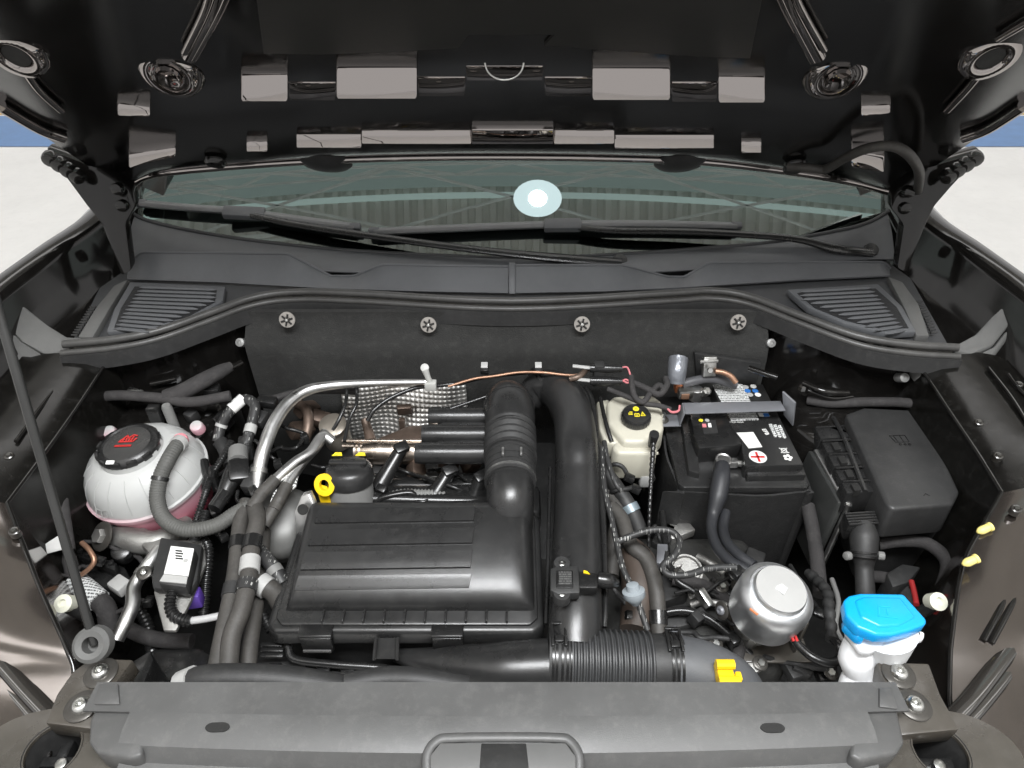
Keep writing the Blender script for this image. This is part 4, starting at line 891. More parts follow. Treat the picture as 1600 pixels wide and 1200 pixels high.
hose('coolant_hose', 'coolant hose with white printed clamp band beside the filter box', [(398, 790, .842), (402, 815, .84), (394, 850, .835), (388, 905, .83), (378, 950, .825), (362, 995, .815), (356, 1055, .80)], .0135, bands=((2.0, .022, BLKG), (2.6, .025, LABG), (3.3, .018, PRNH)))
hose('coolant_hose', 'plain rubber hose tucked between coolant hoses and filter box', [(412, 830, .80), (408, 880, .79), (402, 930, .785), (392, 1000, .78), (386, 1055, .77)], .012)
hose('short_coolant_hose', 'short branch hose with plastic collar pointing at the filter box corner', [(398, 905, .81), (412, 915, .81), (428, 925, .80), (440, 945, .78)], .015, bands=((1.0, .016, LABG),))
hose('printed_hose', 'black hose with white lettering ending at a grey collar by the filter box', [(405, 860, .81), (418, 875, .815), (430, 892, .81), (442, 912, .80)], .011, m=PRNH, bands=((2.0, .012, mat('grey_plastic', (.17, .17, .165), .5)),))
hose('refrigerant_pipe', 'silver refrigerant pipe arching up from the tank side to the heat shield', [(402, 765, .83), (405, 735, .85), (413, 700, .87), (428, 662, .885), (450, 630, .895), (482, 609, .90), (530, 601, .90), (600, 598, .90), (672, 597, .90)], [.0085, .012, .012, .012, .0115, .0105, .008, .007, .006], m=ALU, cat_='pipe', bands=((1.0, .008, CAST), (.5, .01, CAST)))
hose('coolant_pipe', 'pale metal coolant pipe slanting from rubber hose to the turbo', [(396, 790, .846), (412, 768, .852), (436, 745, .856), (462, 722, .86), (486, 706, .86), (504, 682, .86), (520, 690, .85)], .0095, m=ALU, cat_='pipe', bands=((.5, .04, HOSE), (1.2, .04, HOSE)))
hose('coolant_pipe', 'second metal coolant pipe with thick rubber sleeve under the slanting one', [(420, 808, .83), (434, 785, .838), (452, 752, .845), (472, 722, .85), (492, 700, .85), (508, 676, .85)], .0095, m=ALU, cat_='pipe', bands=((.4, .05, HOSE), (1.2, .05, HOSE)))
hose('looped_hose', 'small black hose loop with white paper band behind the coolant tank', [(340, 690, .83), (346, 665, .85), (360, 642, .87), (382, 624, .88), (398, 634, .875), (394, 660, .86), (386, 690, .845), (380, 715, .83)], .0098, m=PRNH, bands=((2.5, .03, LAB), (1.0, .006, LABG), (5.4, .016, LABG)))
hose('corrugated_wire', 'thin corrugated conduit rising beside the coolant tank', [(306, 815, .80), (318, 780, .82), (330, 745, .83), (345, 720, .84), (362, 690, .85)], .0065, m=BLKG, cat_='conduit', corr=(.005, .0016))
hose('wiring_loom', 'taped wiring loom running round the back of the coolant tank', [(108, 860, .80), (98, 790, .84), (92, 720, .87), (100, 660, .89), (130, 628, .90), (180, 618, .905), (250, 622, .905), (300, 628, .90), (360, 618, .90)], .0095, m=LOOM, cat_='loom')
hose('wiring_loom', 'thick taped loom branch entering the bulkhead above the coolant tank', [(258, 620, .905), (285, 612, .91), (315, 596, .915), (345, 580, .92), (362, 572, .92)], [.013, .015, .015, .013, .009], m=LOOM, cat_='loom')
hose('thin_cable', 'thin black cable sagging from the clip across the heat shield', [(846, 580, .895), (790, 585, .895), (752, 590, .895), (720, 598, .895), (690, 602, .893), (650, 606, .885), (610, 622, .875), (585, 640, .865), (574, 658, .85)], .0042, m=BLKG, cat_='cable')
hose('brake_line', 'copper toned brake line clipped along the bulkhead felt', [(700, 604, .896), (740, 592, .90), (770, 588, .90), (810, 582, .905), (848, 582, .905), (900, 586, .90), (930, 572, .905)], .0026, m=COP, cat_='pipe')
hose('thin_cable', 'short black cable hanging over the heat shield corner', [(542, 605, .89), (540, 630, .88), (530, 655, .865), (520, 672, .85)], .0035, m=BLKG, cat_='cable')
hose('thin_cable', 'second black cable hanging over the heat shield corner', [(557, 605, .89), (557, 630, .88), (546, 655, .865), (538, 690, .85)], .0035, m=BLKG, cat_='cable')
for px, py, lab in ((757, 576, 'black line clip on the felt above the three runners'), (841, 576, 'black line clip on the felt above the charge pipe bend')):
    p = P(px, py, .905); t = T('line_clip', lab, 'clip', p); bm = B(); box(bm, p, (.016, .02, .014), euler(15, 0, 0), .002); ob('clip_body', bm, BLKG, t); bm = B(); box(bm, p + V((0, .0, .0085)), (.013, .014, .003), euler(15, 0, 0), .001); ob('clip_face', bm, LABG, t)
t = T('pipe_holder', 'pale grey plastic pipe holder standing above the heat shield', 'clip', P(673, 600, .88)); g3 = mat('pale_grey_plastic', (.4, .4, .38), .5, var=.1)
bm = B(); tube(bm, [P(664, 577, .93), P(668, 588, .915), P(672, 598, .90)], [.007, .0055, .0055], 10, 3); ob('holder_pin', bm, g3, t, 60); bm = B(); lathe(bm, disc_profile(.008, .005), P(664, 575, .93), (0, -.7, .7), 16); ob('pin_head', bm, g3, t); bm = B(); box(bm, P(673, 602, .895), (.022, .016, .018), None, .002); ob('holder_block', bm, g3, t)
# left-hand valve and connector cluster
vc = T('purge_valve_cluster', 'cluster of black valves and connectors between coolant tank and silver pipe', 'valve', P(370, 760, .78))
bm = B(); tube(bm, [P(372, 704, .84), P(372, 722, .84)], .017, 18, 1); ob('valve_ring', bm, mat('grey_plastic', (.17, .17, .165), .5), vc, 40)
bm = B(); tube(bm, [P(374, 715, .835), P(362, 745, .835), P(345, 785, .82)], [.015, .016, .012], 16, 4); ob('valve_barrel', bm, BLKG, vc, 60)
bm = B(); box(bm, P(374, 738, .84), (.034, .04, .03), euler(20, 10, 20), .004); ob('connector', bm, BLKG, vc); bm = B(); box(bm, P(398, 750, .83), (.026, .05, .03), euler(10, 0, -10), .004); ob('connector', bm, BLKM, vc)
bm = B(); tube(bm, [P(352, 770, .835), P(335, 795, .83)], .012, 14, 1); ob('valve_nozzle', bm, BLKG, vc, 60)
bm = B(); tube(bm, [P(345, 690, .835), P(352, 705, .83), P(360, 725, .82)], .012, 14, 3); ob('valve_nozzle', bm, BLKM, vc, 60)
bm = B(); box(bm, P(385, 700, .83), (.022, .03, .04), euler(0, 0, 15), .004); ob('connector', bm, BLKM, vc)
bm = B(); box(bm, P(335, 748, .82), (.012, .03, .04), euler(0, 0, 15), .003); ob('side_clip', bm, BLKG, vc)
bm = B(); pr(bm, [P(418, 795, .84), P(428, 768, .845), P(468, 735, .85), P(462, 760, .84), P(430, 790, .835)], (0, .002, -.004), .0006); ob('paper_tag', bm, PRN, vc)
# alternator / timing cover lump left of filter box
al = T('timing_cover', 'grey timing cover with lifting eye left of the filter box', 'engine part', P(450, 810, .70))
bm = B(); lathe(bm, [(.05, -.08), (.06, -.06), (.062, .0), (.05, .015), (.02, .02), (0, .02)], P(442, 815, .77), (.3, -.5, 1), 26); ob('cover_drum', bm, mat('grey_drum', (.12, .12, .115), .45, .3, var=.3), al, 50)
pp = [P(462, 840, .80), P(460, 800, .835), P(470, 775, .855), P(482, 772, .86), (P(490, 790, .845)), P(484, 835, .80)]
bm = B(); pr(bm, pp, (.004, .010, .0), .002); ob('lifting_eye', bm, ALU, al); bm = B(); lathe(bm, [(0, 0), (.009, 0), (.009, .002), (0, .002)], P(475, 795, .845) + V((0, -.004, .003)), (-.1, -.8, .6), 18); ob('eye_hole', bm, VOID, al)

# engine mount bracket and front-left hardware
mb = T('engine_mount', 'cast aluminium engine mount arm under the coolant tank', 'mount', P(210, 850, .66))
bm = B(); ptube(bm, [(158, 836, .765), (195, 842, .77), (235, 848, .77), (262, 842, .765), (290, 820, .75)], [.017, .022, .02, .022, .02], seg=10); ob('mount_arm', bm, CAST, mb, 40)
bm = B(); pz(bm, [(195, 826), (225, 822), (275, 850), (262, 870), (230, 862)], .72, .785, .006); ob('mount_web', bm, CAST, mb)
bm = B(); ptube(bm, [(172, 828, .775), (182, 838, .77)], .016, seg=14, res=1); ob('rubber_bush', bm, RUB, mb, 40)
bolt('bolt', P(160, 838, .79), V((-.4, -.5, .7)), .013, mb, CAST, True, None, False)
mo = T('labelled_module', 'black control module with white label on a metal bracket', 'control module', P(280, 890, .77))
bm = B(); pz(bm, [(252, 845), (318, 842), (322, 880), (298, 938), (275, 985), (255, 985), (240, 925)], .79, .798, .003); ob('metal_bracket', bm, CAST, mo)
bm = B(); pz(bm, [(250, 838), (316, 850), (308, 905), (296, 925), (238, 918), (236, 900)], .80, .815, .004); ob('module_base', bm, BLKM, mo)
bm = B(); pz(bm, [(264, 850), (305, 856), (291, 918), (246, 912)], .81, .835, .005); ob('module_body', bm, BLKM, mo)
decal('label', [(267, 853), (303, 857), (294, 900), (256, 896)], .8352, LAB, mo); decal('label_foot', [(256, 897), (293, 901), (291, 912), (249, 908)], .8352, LABG, mo)
for k in range(4):
    decal('label_print', [(274, 859 + 4 * k), (284 + 2 * (k % 2), 860 + 4 * k), (284 + 2 * (k % 2), 861.6 + 4 * k), (274, 860.6 + 4 * k)], .8366, VOID, mo)
bm = B(); lathe(bm, [(.0022, 0), (.0035, 0), (.0035, .0006), (.0022, .0006)], P(290, 876, .8372), UPV, 14); ob('label_mark', bm, LABG, mo)
bm = B(); ptube(bm, [(270, 925, .815), (266, 945, .81), (272, 962, .805), (290, 970, .80), (300, 970, .80)], .009, seg=12, res=8, corr=(.0055, .002)); ob('conduit', bm, BLKG, mo, 50)
bm = B(); ptube(bm, [(298, 970, .80), (320, 967, .80), (345, 962, .80)], .0055, seg=10); ob('cable_sleeve', bm, mat('pale_sleeve', (.4, .4, .4), .35), mo, 60)
bm = B(); ptube(bm, [(303, 845, .81), (306, 830, .82), (308, 818, .82)], .009, seg=10, corr=(.005, .0015)); ob('conduit', bm, BLKG, mo, 50)
bm = B(); box(bm, P(300, 935, .775), (.03, .02, .03), euler(0, 0, 10), .003); ob('violet_plug', bm, PURP, mo)
hose('bent_aluminium_pipe', 'bent aluminium air conditioning pipe beside the labelled module', [(250, 858, .80), (236, 876, .80), (222, 896, .795), (209, 918, .79), (207, 945, .785), (196, 972, .78), (182, 1000, .77)], .0105, m=ALU, cat_='pipe', bands=((2.0, .008, CAST),))
bolt('pipe_bolt', P(225, 895, .81), V((0, -.3, 1)), .006, mo, STEEL, True)
lf = T('relay_block', 'black relay block with loose copper wire beside the prop rod', 'relay block', P(150, 885, .70))
bm = B(); pz(bm, [(108, 858), (195, 885), (205, 905), (190, 930), (110, 895)], .70, .74, .005); ob('block_body', bm, BLKG, lf)
bm = B(); pz(bm, [(120, 856), (182, 878), (180, 892), (118, 868)], .73, .76, .004); ob('block_lid', bm, BLKG, lf)
for k in range(5):
    bm = B(); lathe(bm, disc_profile(.005, .004), P(126 + 12 * k, 862 + 4.5 * k, .761), UPV, 8); ob('block_stud', bm, BLKG, lf)
bm = B(); ptube(bm, [(128, 848, .80), (140, 860, .80), (147, 878, .79), (130, 896, .775), (110, 902, .76)], .004, seg=8); ob('copper_wire', bm, COP, lf, 70)
bm = B(); box(bm, P(188, 915, .75), (.03, .024, .02), euler(0, 0, -30), .003); ob('grey_socket', bm, LABG, lf)
bm = B(); lathe(bm, disc_profile(.016, .03, .3), P(196, 868, .745), (.2, -.4, 1), 18); ob('round_plug', bm, BLKG, lf)
t = hose('wrapped_loom', 'loom wrapped in white printed tape beside the prop rod', [(116, 908, .75), (130, 918, .75), (150, 935, .745), (166, 952, .73), (172, 990, .70)], .0155, m=LOOM, cat_='loom', bands=((.9, .035, PRN), (1.7, .03, PRN)))
t = T('paper_tag', 'loose white paper tag by the prop rod', 'tag', P(82, 858, .80)); bm = B(); pr(bm, [P(58, 858, .82), P(92, 836, .84), (P(100, 858, .82)), P(62, 868, .81)], (0, .001, -.002), .0004); ob('tag_sheet', bm, LAB, t, 0)
for px, py, z, lab in ((98, 943, .86, 'cream plastic grommet on the inner wing beside the prop rod'), (1467, 940, .86, 'cream plastic grommet on the inner wing beside the blue cap')):
    t = T('grommet', lab, 'grommet', P(px, py, z)); cm = mat('cream_plastic', (.62, .62, .52), .45); bm = B(); lathe(bm, [(.011, -.02), (.0125, -.004), (.0125, 0), (.006, .002), (.004, -.002), (0, -.002)], P(px, py, z), (.0, -.55, .8), 20); ob('collar', bm, cm, t, 40); bm = B(); lathe(bm, [(.008, -.06), (.009, -.015)], P(px, py, z), (.0, -.3, 1), 14); ob('shank', bm, BLKM, t)
for px, py, lab in ((1537, 824, 'pale yellow plug on the inner wing edge next to the fuse box'), (1515, 874, 'pale yellow plug on the inner wing edge next to the connector hose')):
    t = T('wing_plug', lab, 'plug', P(px, py, .90)); d = V((-.8, -.2, -.3)).normalized(); p = P(px + 8, py, .925); bm = B(); tube(bm, [p, p + d * .010, p + d * .014, p + d * .018], [.0055, .006, .005, .002], 12, 2); ob('plug_tip', bm, YELP, t, 60); bm = B(); tube(bm, [p - d * .004, p], .0065, 12, 1); ob('plug_collar', bm, YELP, t)
# identification strip on the inner wing
t = T('number_plate_strip', 'dark stamped number strip on the inner wing behind the prop rod', 'strip', P(65, 655, .93))
bm = B(); pz(bm, [(42, 668), (88, 612), (97, 614), (52, 672)], .925, .937, .0015); ob('strip', bm, PAINTD, t)
for k in range(17):
    x, y = 47 + 2.7 * k, 662 - 3.1 * k; decal('stamped_digit', [(x, y), (x + 2.4, y - 1.4), (x + 5.4, y + .6), (x + 3, y + 2)], .9372, LABG, t)
bm = B(); pz(bm, [(55, 672), (76, 644), (84, 646), (63, 675)], .925, .934, .001); ob('small_plate', bm, LABG, t)
bm = B(); pz(bm, [(58, 671), (76, 646), (82, 647), (64, 673)], .93, .9348, .0005); ob('small_plate_print', bm, PRND, t)
# lower left black tray, rubber apron
t = T('lower_tray', 'glossy black plastic tray low beside the coolant hoses', 'tray', P(280, 1030, .55)); bm = B(); pz(bm, [(238, 1012), (310, 1010), (330, 1020), (325, 1070), (225, 1070)], .60, .70, .008); ob('tray_body', bm, BLKG, t)
bm = B(); pz(bm, [(195, 1040), (235, 1015), (240, 1030), (222, 1075), (195, 1080)], .70, .78, .004); ob('tray_flap', bm, BLKG, t)
hose('radiator_hose', 'fat black radiator hose lying just behind the front cover', [(288, 1072, .85), (320, 1062, .86), (390, 1060, .86), (470, 1066, .85), (560, 1082, .83)], .018, m=RUB, bands=((.2, .02, LABG),))
hose('radiator_hose', 'black radiator hose curving behind the front cover below the snorkel', [(540, 1072, .85), (600, 1062, .85), (660, 1064, .85), (730, 1076, .84)], .016, m=RUB)
t = T('fan_shroud', 'black fan shroud with small clips below the filter box front', 'shroud', P(520, 1050, .6)); bm = B(); pz(bm, [(400, 1015), (700, 1050), (700, 1085), (395, 1085)], .6, .74, .006); ob('shroud_panel', bm, BLKM, t)
bm = B(); ptube(bm, [(450, 1010, .765), (460, 1030, .76), (520, 1038, .758), (600, 1044, .752), (650, 1055, .745)], .006, seg=8); ob('shroud_lip', bm, BLKG, t, 70)
for k in range(6):
    bm = B(); box(bm, P(430 + 38 * k, 1045 + 2 * k, .748), (.02, .012, .014), None, .002); ob('shroud_clip', bm, BLKG, t)
for k in range(3):
    bm = B(); box(bm, P(425, 1008 + 8 * k, .765), (.034, .007, .006), None, .002); ob('shroud_clip', bm, BLKG, t)

# ------------------------------------------------------------------ brake fluid reservoir
br = T('brake_fluid_reservoir', 'milky brake fluid tank with black yellow-marked cap behind the charge pipe', 'brake tank', P(990, 700, .76))
bm = B(); pz(bm, [(948, 628), (958, 618), (1020, 616), (1034, 626), (1038, 668), (1020, 690), (975, 690), (950, 660)], .80, .853, .008, 3, 1.02); ob('upper_tank', bm, BRK, br, 50)
bm = B(); pz(bm, [(932, 626), (952, 622), (958, 660), (985, 684), (975, 696), (945, 690), (936, 668)], .80, .838, .006, 3); ob('side_chamber', bm, BRK, br, 50)
bm = B(); pz(bm, [(962, 686), (1022, 676), (1028, 700), (1022, 708), (966, 708), (956, 698)], .77, .838, .007, 3, 1.05); ob('front_chamber', bm, BRK, br, 50)
bm = B(); tube(bm, [P(958, 708, .815), P(990, 712, .815), P(1028, 708, .815)], .003, 8, 3); ob('tank_seam', bm, BRK, br)
c = P(993, 655, .858); ax = V((0, -.12, 1)).normalized()
bm = B(); lathe(bm, [(.024, -.006), (.0265, 0), (.027, .012), (.024, .0165), (.022, .0155), (0, .016)], c, ax, 32); cap = ob('cap', bm, BLK, br, 40)
for k in range(22):
    a = k / 22 * 2 * pi; d = V((math.cos(a), math.sin(a), 0)); bm = B(); box(bm, c + d * .0268 + ax * .006, (.0016, .003, .011), rz(math.degrees(a)), .0004); ob('grip_rib', bm, BLK, cap)
tp = c + ax * .0162; X, Y = V((1, 0, 0)), V((0, 1, .12))
bm = B(); lathe(bm, [(.0032, 0), (.0058, 0), (.0058, .0006), (.0032, .0006)], tp + Y * .011, ax, 18); ob('yellow_symbol', bm, YPR, cap, 0); bm = B(); lathe(bm, [(0, 0), (.002, 0), (.002, .0006), (0, .0006)], tp + Y * .011, ax, 12); ob('yellow_symbol', bm, YPR, cap, 0)
strokes('yellow_symbol', [[(.007, -.006), (.015, -.006), (.011, .003), (.007, -.006)], [(.011, -.004), (.011, -.001)]], YPR, cap, tp, X, Y, .0013)
strokes('yellow_symbol', [[(-.004, -.008), (.004, -.008), (.004, -.001), (-.004, -.001), (-.004, -.008)], [(0, -.008), (0, -.001)]], YPR, cap, tp, X, Y, .0014)
strokes('yellow_symbol', [[(-.015, 0), (-.008, 0)], [(-.015, -.003), (-.008, -.003)], [(-.013, .003), (-.008, .003)]], YPR, cap, tp, X, Y, .0014)
t = T('master_cylinder', 'grey brake master cylinder with paper tag below the milky tank', 'cylinder', P(1000, 735, .66)); bm = B(); ptube(bm, [(985, 705, .76), (1000, 725, .75), (1010, 752, .74)], [.022, .02, .018], seg=16); ob('cylinder_body', bm, CAST, t, 50); bm = B(); pr(bm, [P(985, 725, .79), P(1015, 720, .79), P(1015, 735, .78), P(992, 742, .775)], (0, .001, -.002), .0003); ob('paper_tag', bm, PAPER, t, 0)
bm = B(); box(bm, P(1008, 745, .765), (.024, .03, .03), None, .004); ob('grey_connector', bm, LABG, t)
# clip strap over the side of the tank
hose('tank_strap_cable', 'black cable lying across the brake fluid tank side', [(938, 622, .86), (944, 650, .858), (950, 672, .85), (956, 690, .84)], .004, m=BLKG, cat_='cable')
# vertical vent rod with cap
t = T('vent_stem', 'thin black ribbed stem with round cap beside the battery', 'stem', P(1010, 985, .62)); c = P(1022, 680, .885)
bm = B(); ptube(bm, [(1021, 690, .87), (1018, 740, .84), (1015, 800, .80), (1012, 900, .72), (1010, 985, .64)], [.005, .0045, .0035, .003, .003], seg=8, corr=(.01, .0008)); ob('stem_rod', bm, BLKG, t, 50); bm = B(); lathe(bm, [(.007, -.03), (.0085, -.006), (.009, 0), (.0085, .004), (.0, .005)], c, (0, -.2, 1), 18); ob('stem_cap', bm, BLK, t, 50)
# vacuum / breather lines right of the charge pipe
hose('coolant_hose', 'black rubber hose dropping beside the charge pipe under the printed lines', [(955, 792, .80), (972, 812, .80), (985, 850, .795), (1010, 875, .79), (1025, 920, .78), (1030, 995, .75)], .0125, bands=((4.6, .02, BLKG),))
hose('bypass_hose', 'upper radiator hose with spring clamp beside the battery', [(930, 700, .82), (945, 735, .82), (965, 765, .80), (985, 795, .785), (1000, 830, .76)], .014, m=RUB, bands=((3.0, .014, mat('blue_grey_clamp', (.22, .27, .3), .4, .4)),))
hose('vacuum_line', 'printed black vacuum line running down beside the charge pipe', [(944, 690, .865), (950, 720, .86), (962, 755, .85), (972, 768, .84)], .0045, m=PRNH, cat_='line')
hose('vacuum_line', 'long printed vacuum line ending in a grey check valve', [(940, 700, .86), (944, 760, .855), (956, 812, .845), (964, 850, .84), (974, 890, .835), (986, 915, .83), (1000, 950, .815), (1012, 985, .80)], .0048, m=PRNH, cat_='line')
hose('vacuum_line', 'wavy printed vacuum line crossing to the silver canister', [(966, 846, .84), (990, 836, .845), (1020, 828, .85), (1048, 830, .85), (1062, 845, .848), (1054, 868, .845), (1036, 884, .84), (1046, 898, .838), (1075, 898, .838), (1108, 888, .838), (1150, 886, .838)], .0052, m=PRNH, cat_='line')
t = T('check_valve', 'grey disc shaped check valve on the long vacuum line', 'valve', P(990, 928, .82)); bm = B(); lathe(bm, [(.006, -.02), (.010, -.014), (.0165, -.006), (.0165, .002), (.010, .004), (.009, .012), (.006, .013)], P(990, 925, .84), (-.2, .45, .9), 24); ob('valve_body', bm, mat('blue_grey_plastic', (.26, .29, .31), .45), t, 40)
t = T('exhaust_downpipe', 'rust brown heat cover low between charge pipe and gearbox', 'heat cover', P(1000, 930, .62)); bm = B(); ptube(bm, [(975, 855, .76), (995, 880, .76), (1000, 920, .755), (992, 985, .74)], [.026, .032, .03, .024], seg=14); ob('cover_shell', bm, mat('brown_cover', (.06, .045, .036), .5, var=.3), t, 70)
# rails of clipped wiring along the pipe
hose('fuel_line', 'thin glossy line following the right flank of the charge pipe', [(915, 605, .88), (925, 625, .88), (930, 660, .87), (934, 710, .862), (940, 780, .85), (944, 850, .84), (946, 940, .82), (944, 980, .81)], .0045, m=BLKG, cat_='line')
hose('fuel_line', 'second thin line behind the charge pipe bend', [(905, 602, .88), (918, 622, .88), (924, 660, .87), (927, 720, .855), (933, 790, .845), (937, 900, .83)], .0035, m=BLKG, cat_='line')
# wires near the bulkhead
wc = T('bulkhead_connector', 'black twin connector with pink wires on the bulkhead beside the charge pipe', 'connector', P(940, 585, .88))
for y0, z in ((575, .915), (595, .90)):
    a, b = P(922, y0, z), P(972, y0 + 1, z); bm = B(); tube(bm, [a, a.lerp(b, .5), b], [.009, .0095, .007], 10, 2); ob('plug', bm, BLKG, wc, 50); bm = B(); tube(bm, [P(895, y0 - 3, z), a], .0035, 6, 1); ob('pin', bm, LABG, wc)
bm = B(); box(bm, P(935, 584, .90), (.02, .02, .05), None, .003); ob('bracket', bm, BLKM, wc)
bm = B(); ptube(bm, [(890, 592, .90), (905, 588, .905), (918, 575, .905)], .006, seg=8); ob('bent_tube', bm, RUST, wc, 60)
for pts in ([(972, 574, .915), (980, 574, .915), (984, 583, .91), (986, 592, .905)], [(972, 596, .90), (978, 593, .902), (986, 597, .90), (992, 598, .90)], [(972, 594, .90), (980, 598, .90), (990, 596, .90)]):
    bm = B(); ptube(bm, pts, .0018, seg=6); ob('pink_wire', bm, PINKW, wc, 60)
hose('wiring_loom', 'thin taped loom dropping from the twin connector to the brake tank', [(986, 588, .905), (988, 605, .90), (992, 620, .89), (1005, 628, .885), (1018, 612, .89), (1030, 602, .895), (1040, 612, .89)], .0055, m=LOOM, cat_='loom')
hose('wiring_loom', 'thin taped loom reaching the battery bracket', [(950, 608, .885), (975, 618, .885), (1005, 630, .88), (1030, 634, .88), (1048, 640, .875)], .005, m=LOOM, cat_='loom')
hose('wiring_loom', 'taped loom looping behind the brake fluid tank', [(990, 598, .90), (1012, 608, .895), (1030, 616, .89), (1042, 602, .895), (1040, 590, .90)], .006, m=LOOM, cat_='loom')
bw = B(); ptube(bw, [(1042, 638, .878), (1050, 644, .878), (1060, 642, .878), (1062, 634, .878)], .0022, seg=6); t = T('pink_wire', 'small pink wire loop at the battery bracket foot', 'wire', P(1050, 642, .87)); ob('wire_loop', bw, PINKW, t, 60)

# ------------------------------------------------------------------ battery
bt = T('battery', 'black car battery with white labels and red plus mark', 'battery', V((.41, .93, .60)))
bl, br_, bf, bb = .300, .524, .824, 1.075
bm = B(); prism(bm, rect(bl, br_, bf, bb, .80, .006), rect(bl + .006, br_ - .006, bf + .004, bb, .60, .006), .003); ob('case', bm, BLKM, bt)
bm = B(); prism(bm, rect(bl - .004, br_ + .004, bf - .004, bb, .808, .008), rect(bl - .004, br_ + .004, bf - .004, bb, .788, .008), .003); ob('lid_edge', bm, BLK, bt)
zt = .838
bm = B(); pz(bm, [(1113, 602), (1192, 600), (1256, 726), (1166, 728), (1160, 706), (1158, 690), (1126, 640)], .80, zt, .0025); lid = ob('lid_block', bm, BLK, bt)
bm = B(); pz(bm, [(1166, 731), (1256, 729), (1260, 742), (1168, 744)], .79, .822, .002); ob('lid_step', bm, BLK, lid)
bm = B(); pz(bm, [(1078, 645), (1130, 640), (1160, 692), (1148, 696), (1092, 700), (1084, 680)], .79, .845, .004); tcov = ob('terminal_cover', bm, BLKG, bt)
bm = B(); pz(bm, [(1062, 640), (1080, 640), (1090, 700), (1094, 740), (1076, 735)], .78, .822, .003); ob('side_rail', bm, BLK, bt)
# labels on the lid (kept off the surface by 1 mm)
decal('rating_label', [(1113, 601), (1160, 600), (1186, 656), (1142, 657)], zt, PRN, lid)
decal('code_sticker', [(1151, 676), (1177, 675), (1191, 698), (1170, 700)], zt, LAB, lid)
decal('blue_sticker', [(1184, 645), (1200, 645), (1203, 650), (1187, 650)], zt, LAB, lid); decal('blue_sticker', [(1192, 646), (1200, 645.5), (1202.5, 649.4), (1194, 649.5)], zt + .0012, BLUEP, lid)
for i, (px, py, m_) in enumerate(((1165, 605, LABG), (1177, 604, LAB), (1168, 611, BLUEP), (1180, 611, BLUEP), (1172, 617, LABG), (1184, 617, LAB))):
    bm = B(); lathe(bm, [(0, 0), (.006, 0), (.006, .001), (0, .001)], P(px, py, zt + .0012), UPV, 16); ob('round_symbol', bm, m_, lid, 0)
xb = V((1, .0, 0)); yb2 = V((0, 1, 0))
rot = R(-80)
text('lettering', 'EFB', .011, LAB, P(1196, 675, zt + .002), V((math.cos(rot), math.sin(rot), 0)), V((-math.sin(rot), math.cos(rot), 0)), lid, bold=.0003)
for k, px in enumerate((1203, 1210, 1217)):
    decal('lettering_block', [(px - 2, 663 + k), (px + 3, 662 + k), (px + 12, 682 + k), (px + 7, 683 + k)], zt, PRN, lid)
text('lettering', 'CCA 420A', .006, LAB, P(1151, 660, zt + .002), xb, yb2, lid)
bm = B(); lathe(bm, [(0, 0), (.0155, 0), (.0155, .001), (0, .001)], P(1184, 714, zt + .001), UPV, 28); pl = ob('plus_disc', bm, LAB, lid, 0)
strokes('plus_sign', [[(-.011, 0), (.011, 0)], [(0, -.011), (0, .011)]], RED, lid, P(1184, 714, zt + .0022), xb, yb2, .004)
strokes('bin_symbol', [[(-.007, .006), (.007, -.006)], [(-.007, -.006), (.007, .006)], [(-.005, .005), (-.004, -.006), (.004, -.006), (.005, .005), (-.005, .005)]], LAB, lid, P(1225, 704, zt + .001), xb, yb2, .0013)
for k in range(5):
    a = k * 2 * pi / 5; bm = B(); lathe(bm, [(.0021, 0), (.0032, 0), (.0032, .0006), (.0021, .0006)], P(1231, 715, zt + .001) + V((.0052 * math.cos(a), .0052 * math.sin(a), 0)), UPV, 12); ob('recycle_ring', bm, LAB, lid, 0)
decal('cover_print', [(1096, 658), (1118, 656), (1122, 676), (1100, 678)], .845, BLKM, tcov)
for px, py, m_ in ((1095, 657, YPR), (1105, 657, LABG)):
    bm = B(); lathe(bm, [(.0015, 0), (.0042, 0), (.0042, .0008), (.0015, .0008)], P(px, py, .8465), UPV, 14); ob('cover_symbol', bm, m_, tcov, 0)
decal('cover_symbol', [(1097, 662), (1103, 662), (1104, 667), (1098, 667)], .8462, PINKW, tcov); decal('cover_symbol', [(1106, 661), (1111, 661), (1112, 667), (1107, 667)], .8462, LAB, tcov)
# positive terminal
p = P(1130, 720, .828); bm = B(); lathe(bm, [(.015, -.022), (.015, .004), (.013, .006), (.011, .004), (0, .004)], p, UPV, 22); tm_ = ob('terminal_clamp', bm, ALU, bt, 40)
bm = B(); box(bm, p + V((.019, -.001, -.004)), (.014, .014, .014), None, .002); ob('clamp_ear', bm, ALU, tm_); bm = B(); lathe(bm, [(.006, 0), (.006, .007), (.003, .009), (0, .009)], p + V((.027, -.002, -.004)), (.8, -.5, .3), 6); ob('clamp_nut', bm, STEEL, tm_)
# thermal sleeve
sv = T('battery_sleeve', 'dull black fabric sleeve wrapped round the battery foot', 'sleeve', V((.41, .85, .58)))
bm = B()
def slv(u, v):
    rr = rect(bl - .008, br_ + .008, bf - .009, bb - .02, 0, .012); rr = rr[6:] + rr[:4]; k = u * 5; i = min(4, int(k)); q = rr[i].lerp(rr[i + 1], k - i)
    return V((q.x + .004 * sin(u * 40), q.y + .003 * sin(u * 31 + 1), .797 + .003 * sin(u * 22) - .27 * v))
grid(bm, 60, 6, slv); thick(bm, .004); ob('fabric', bm, mat('black_fabric', (.02, .02, .02), .5, bump=.5, bscale=250, var=.3, vscale=9, dust=.1), sv, 60)
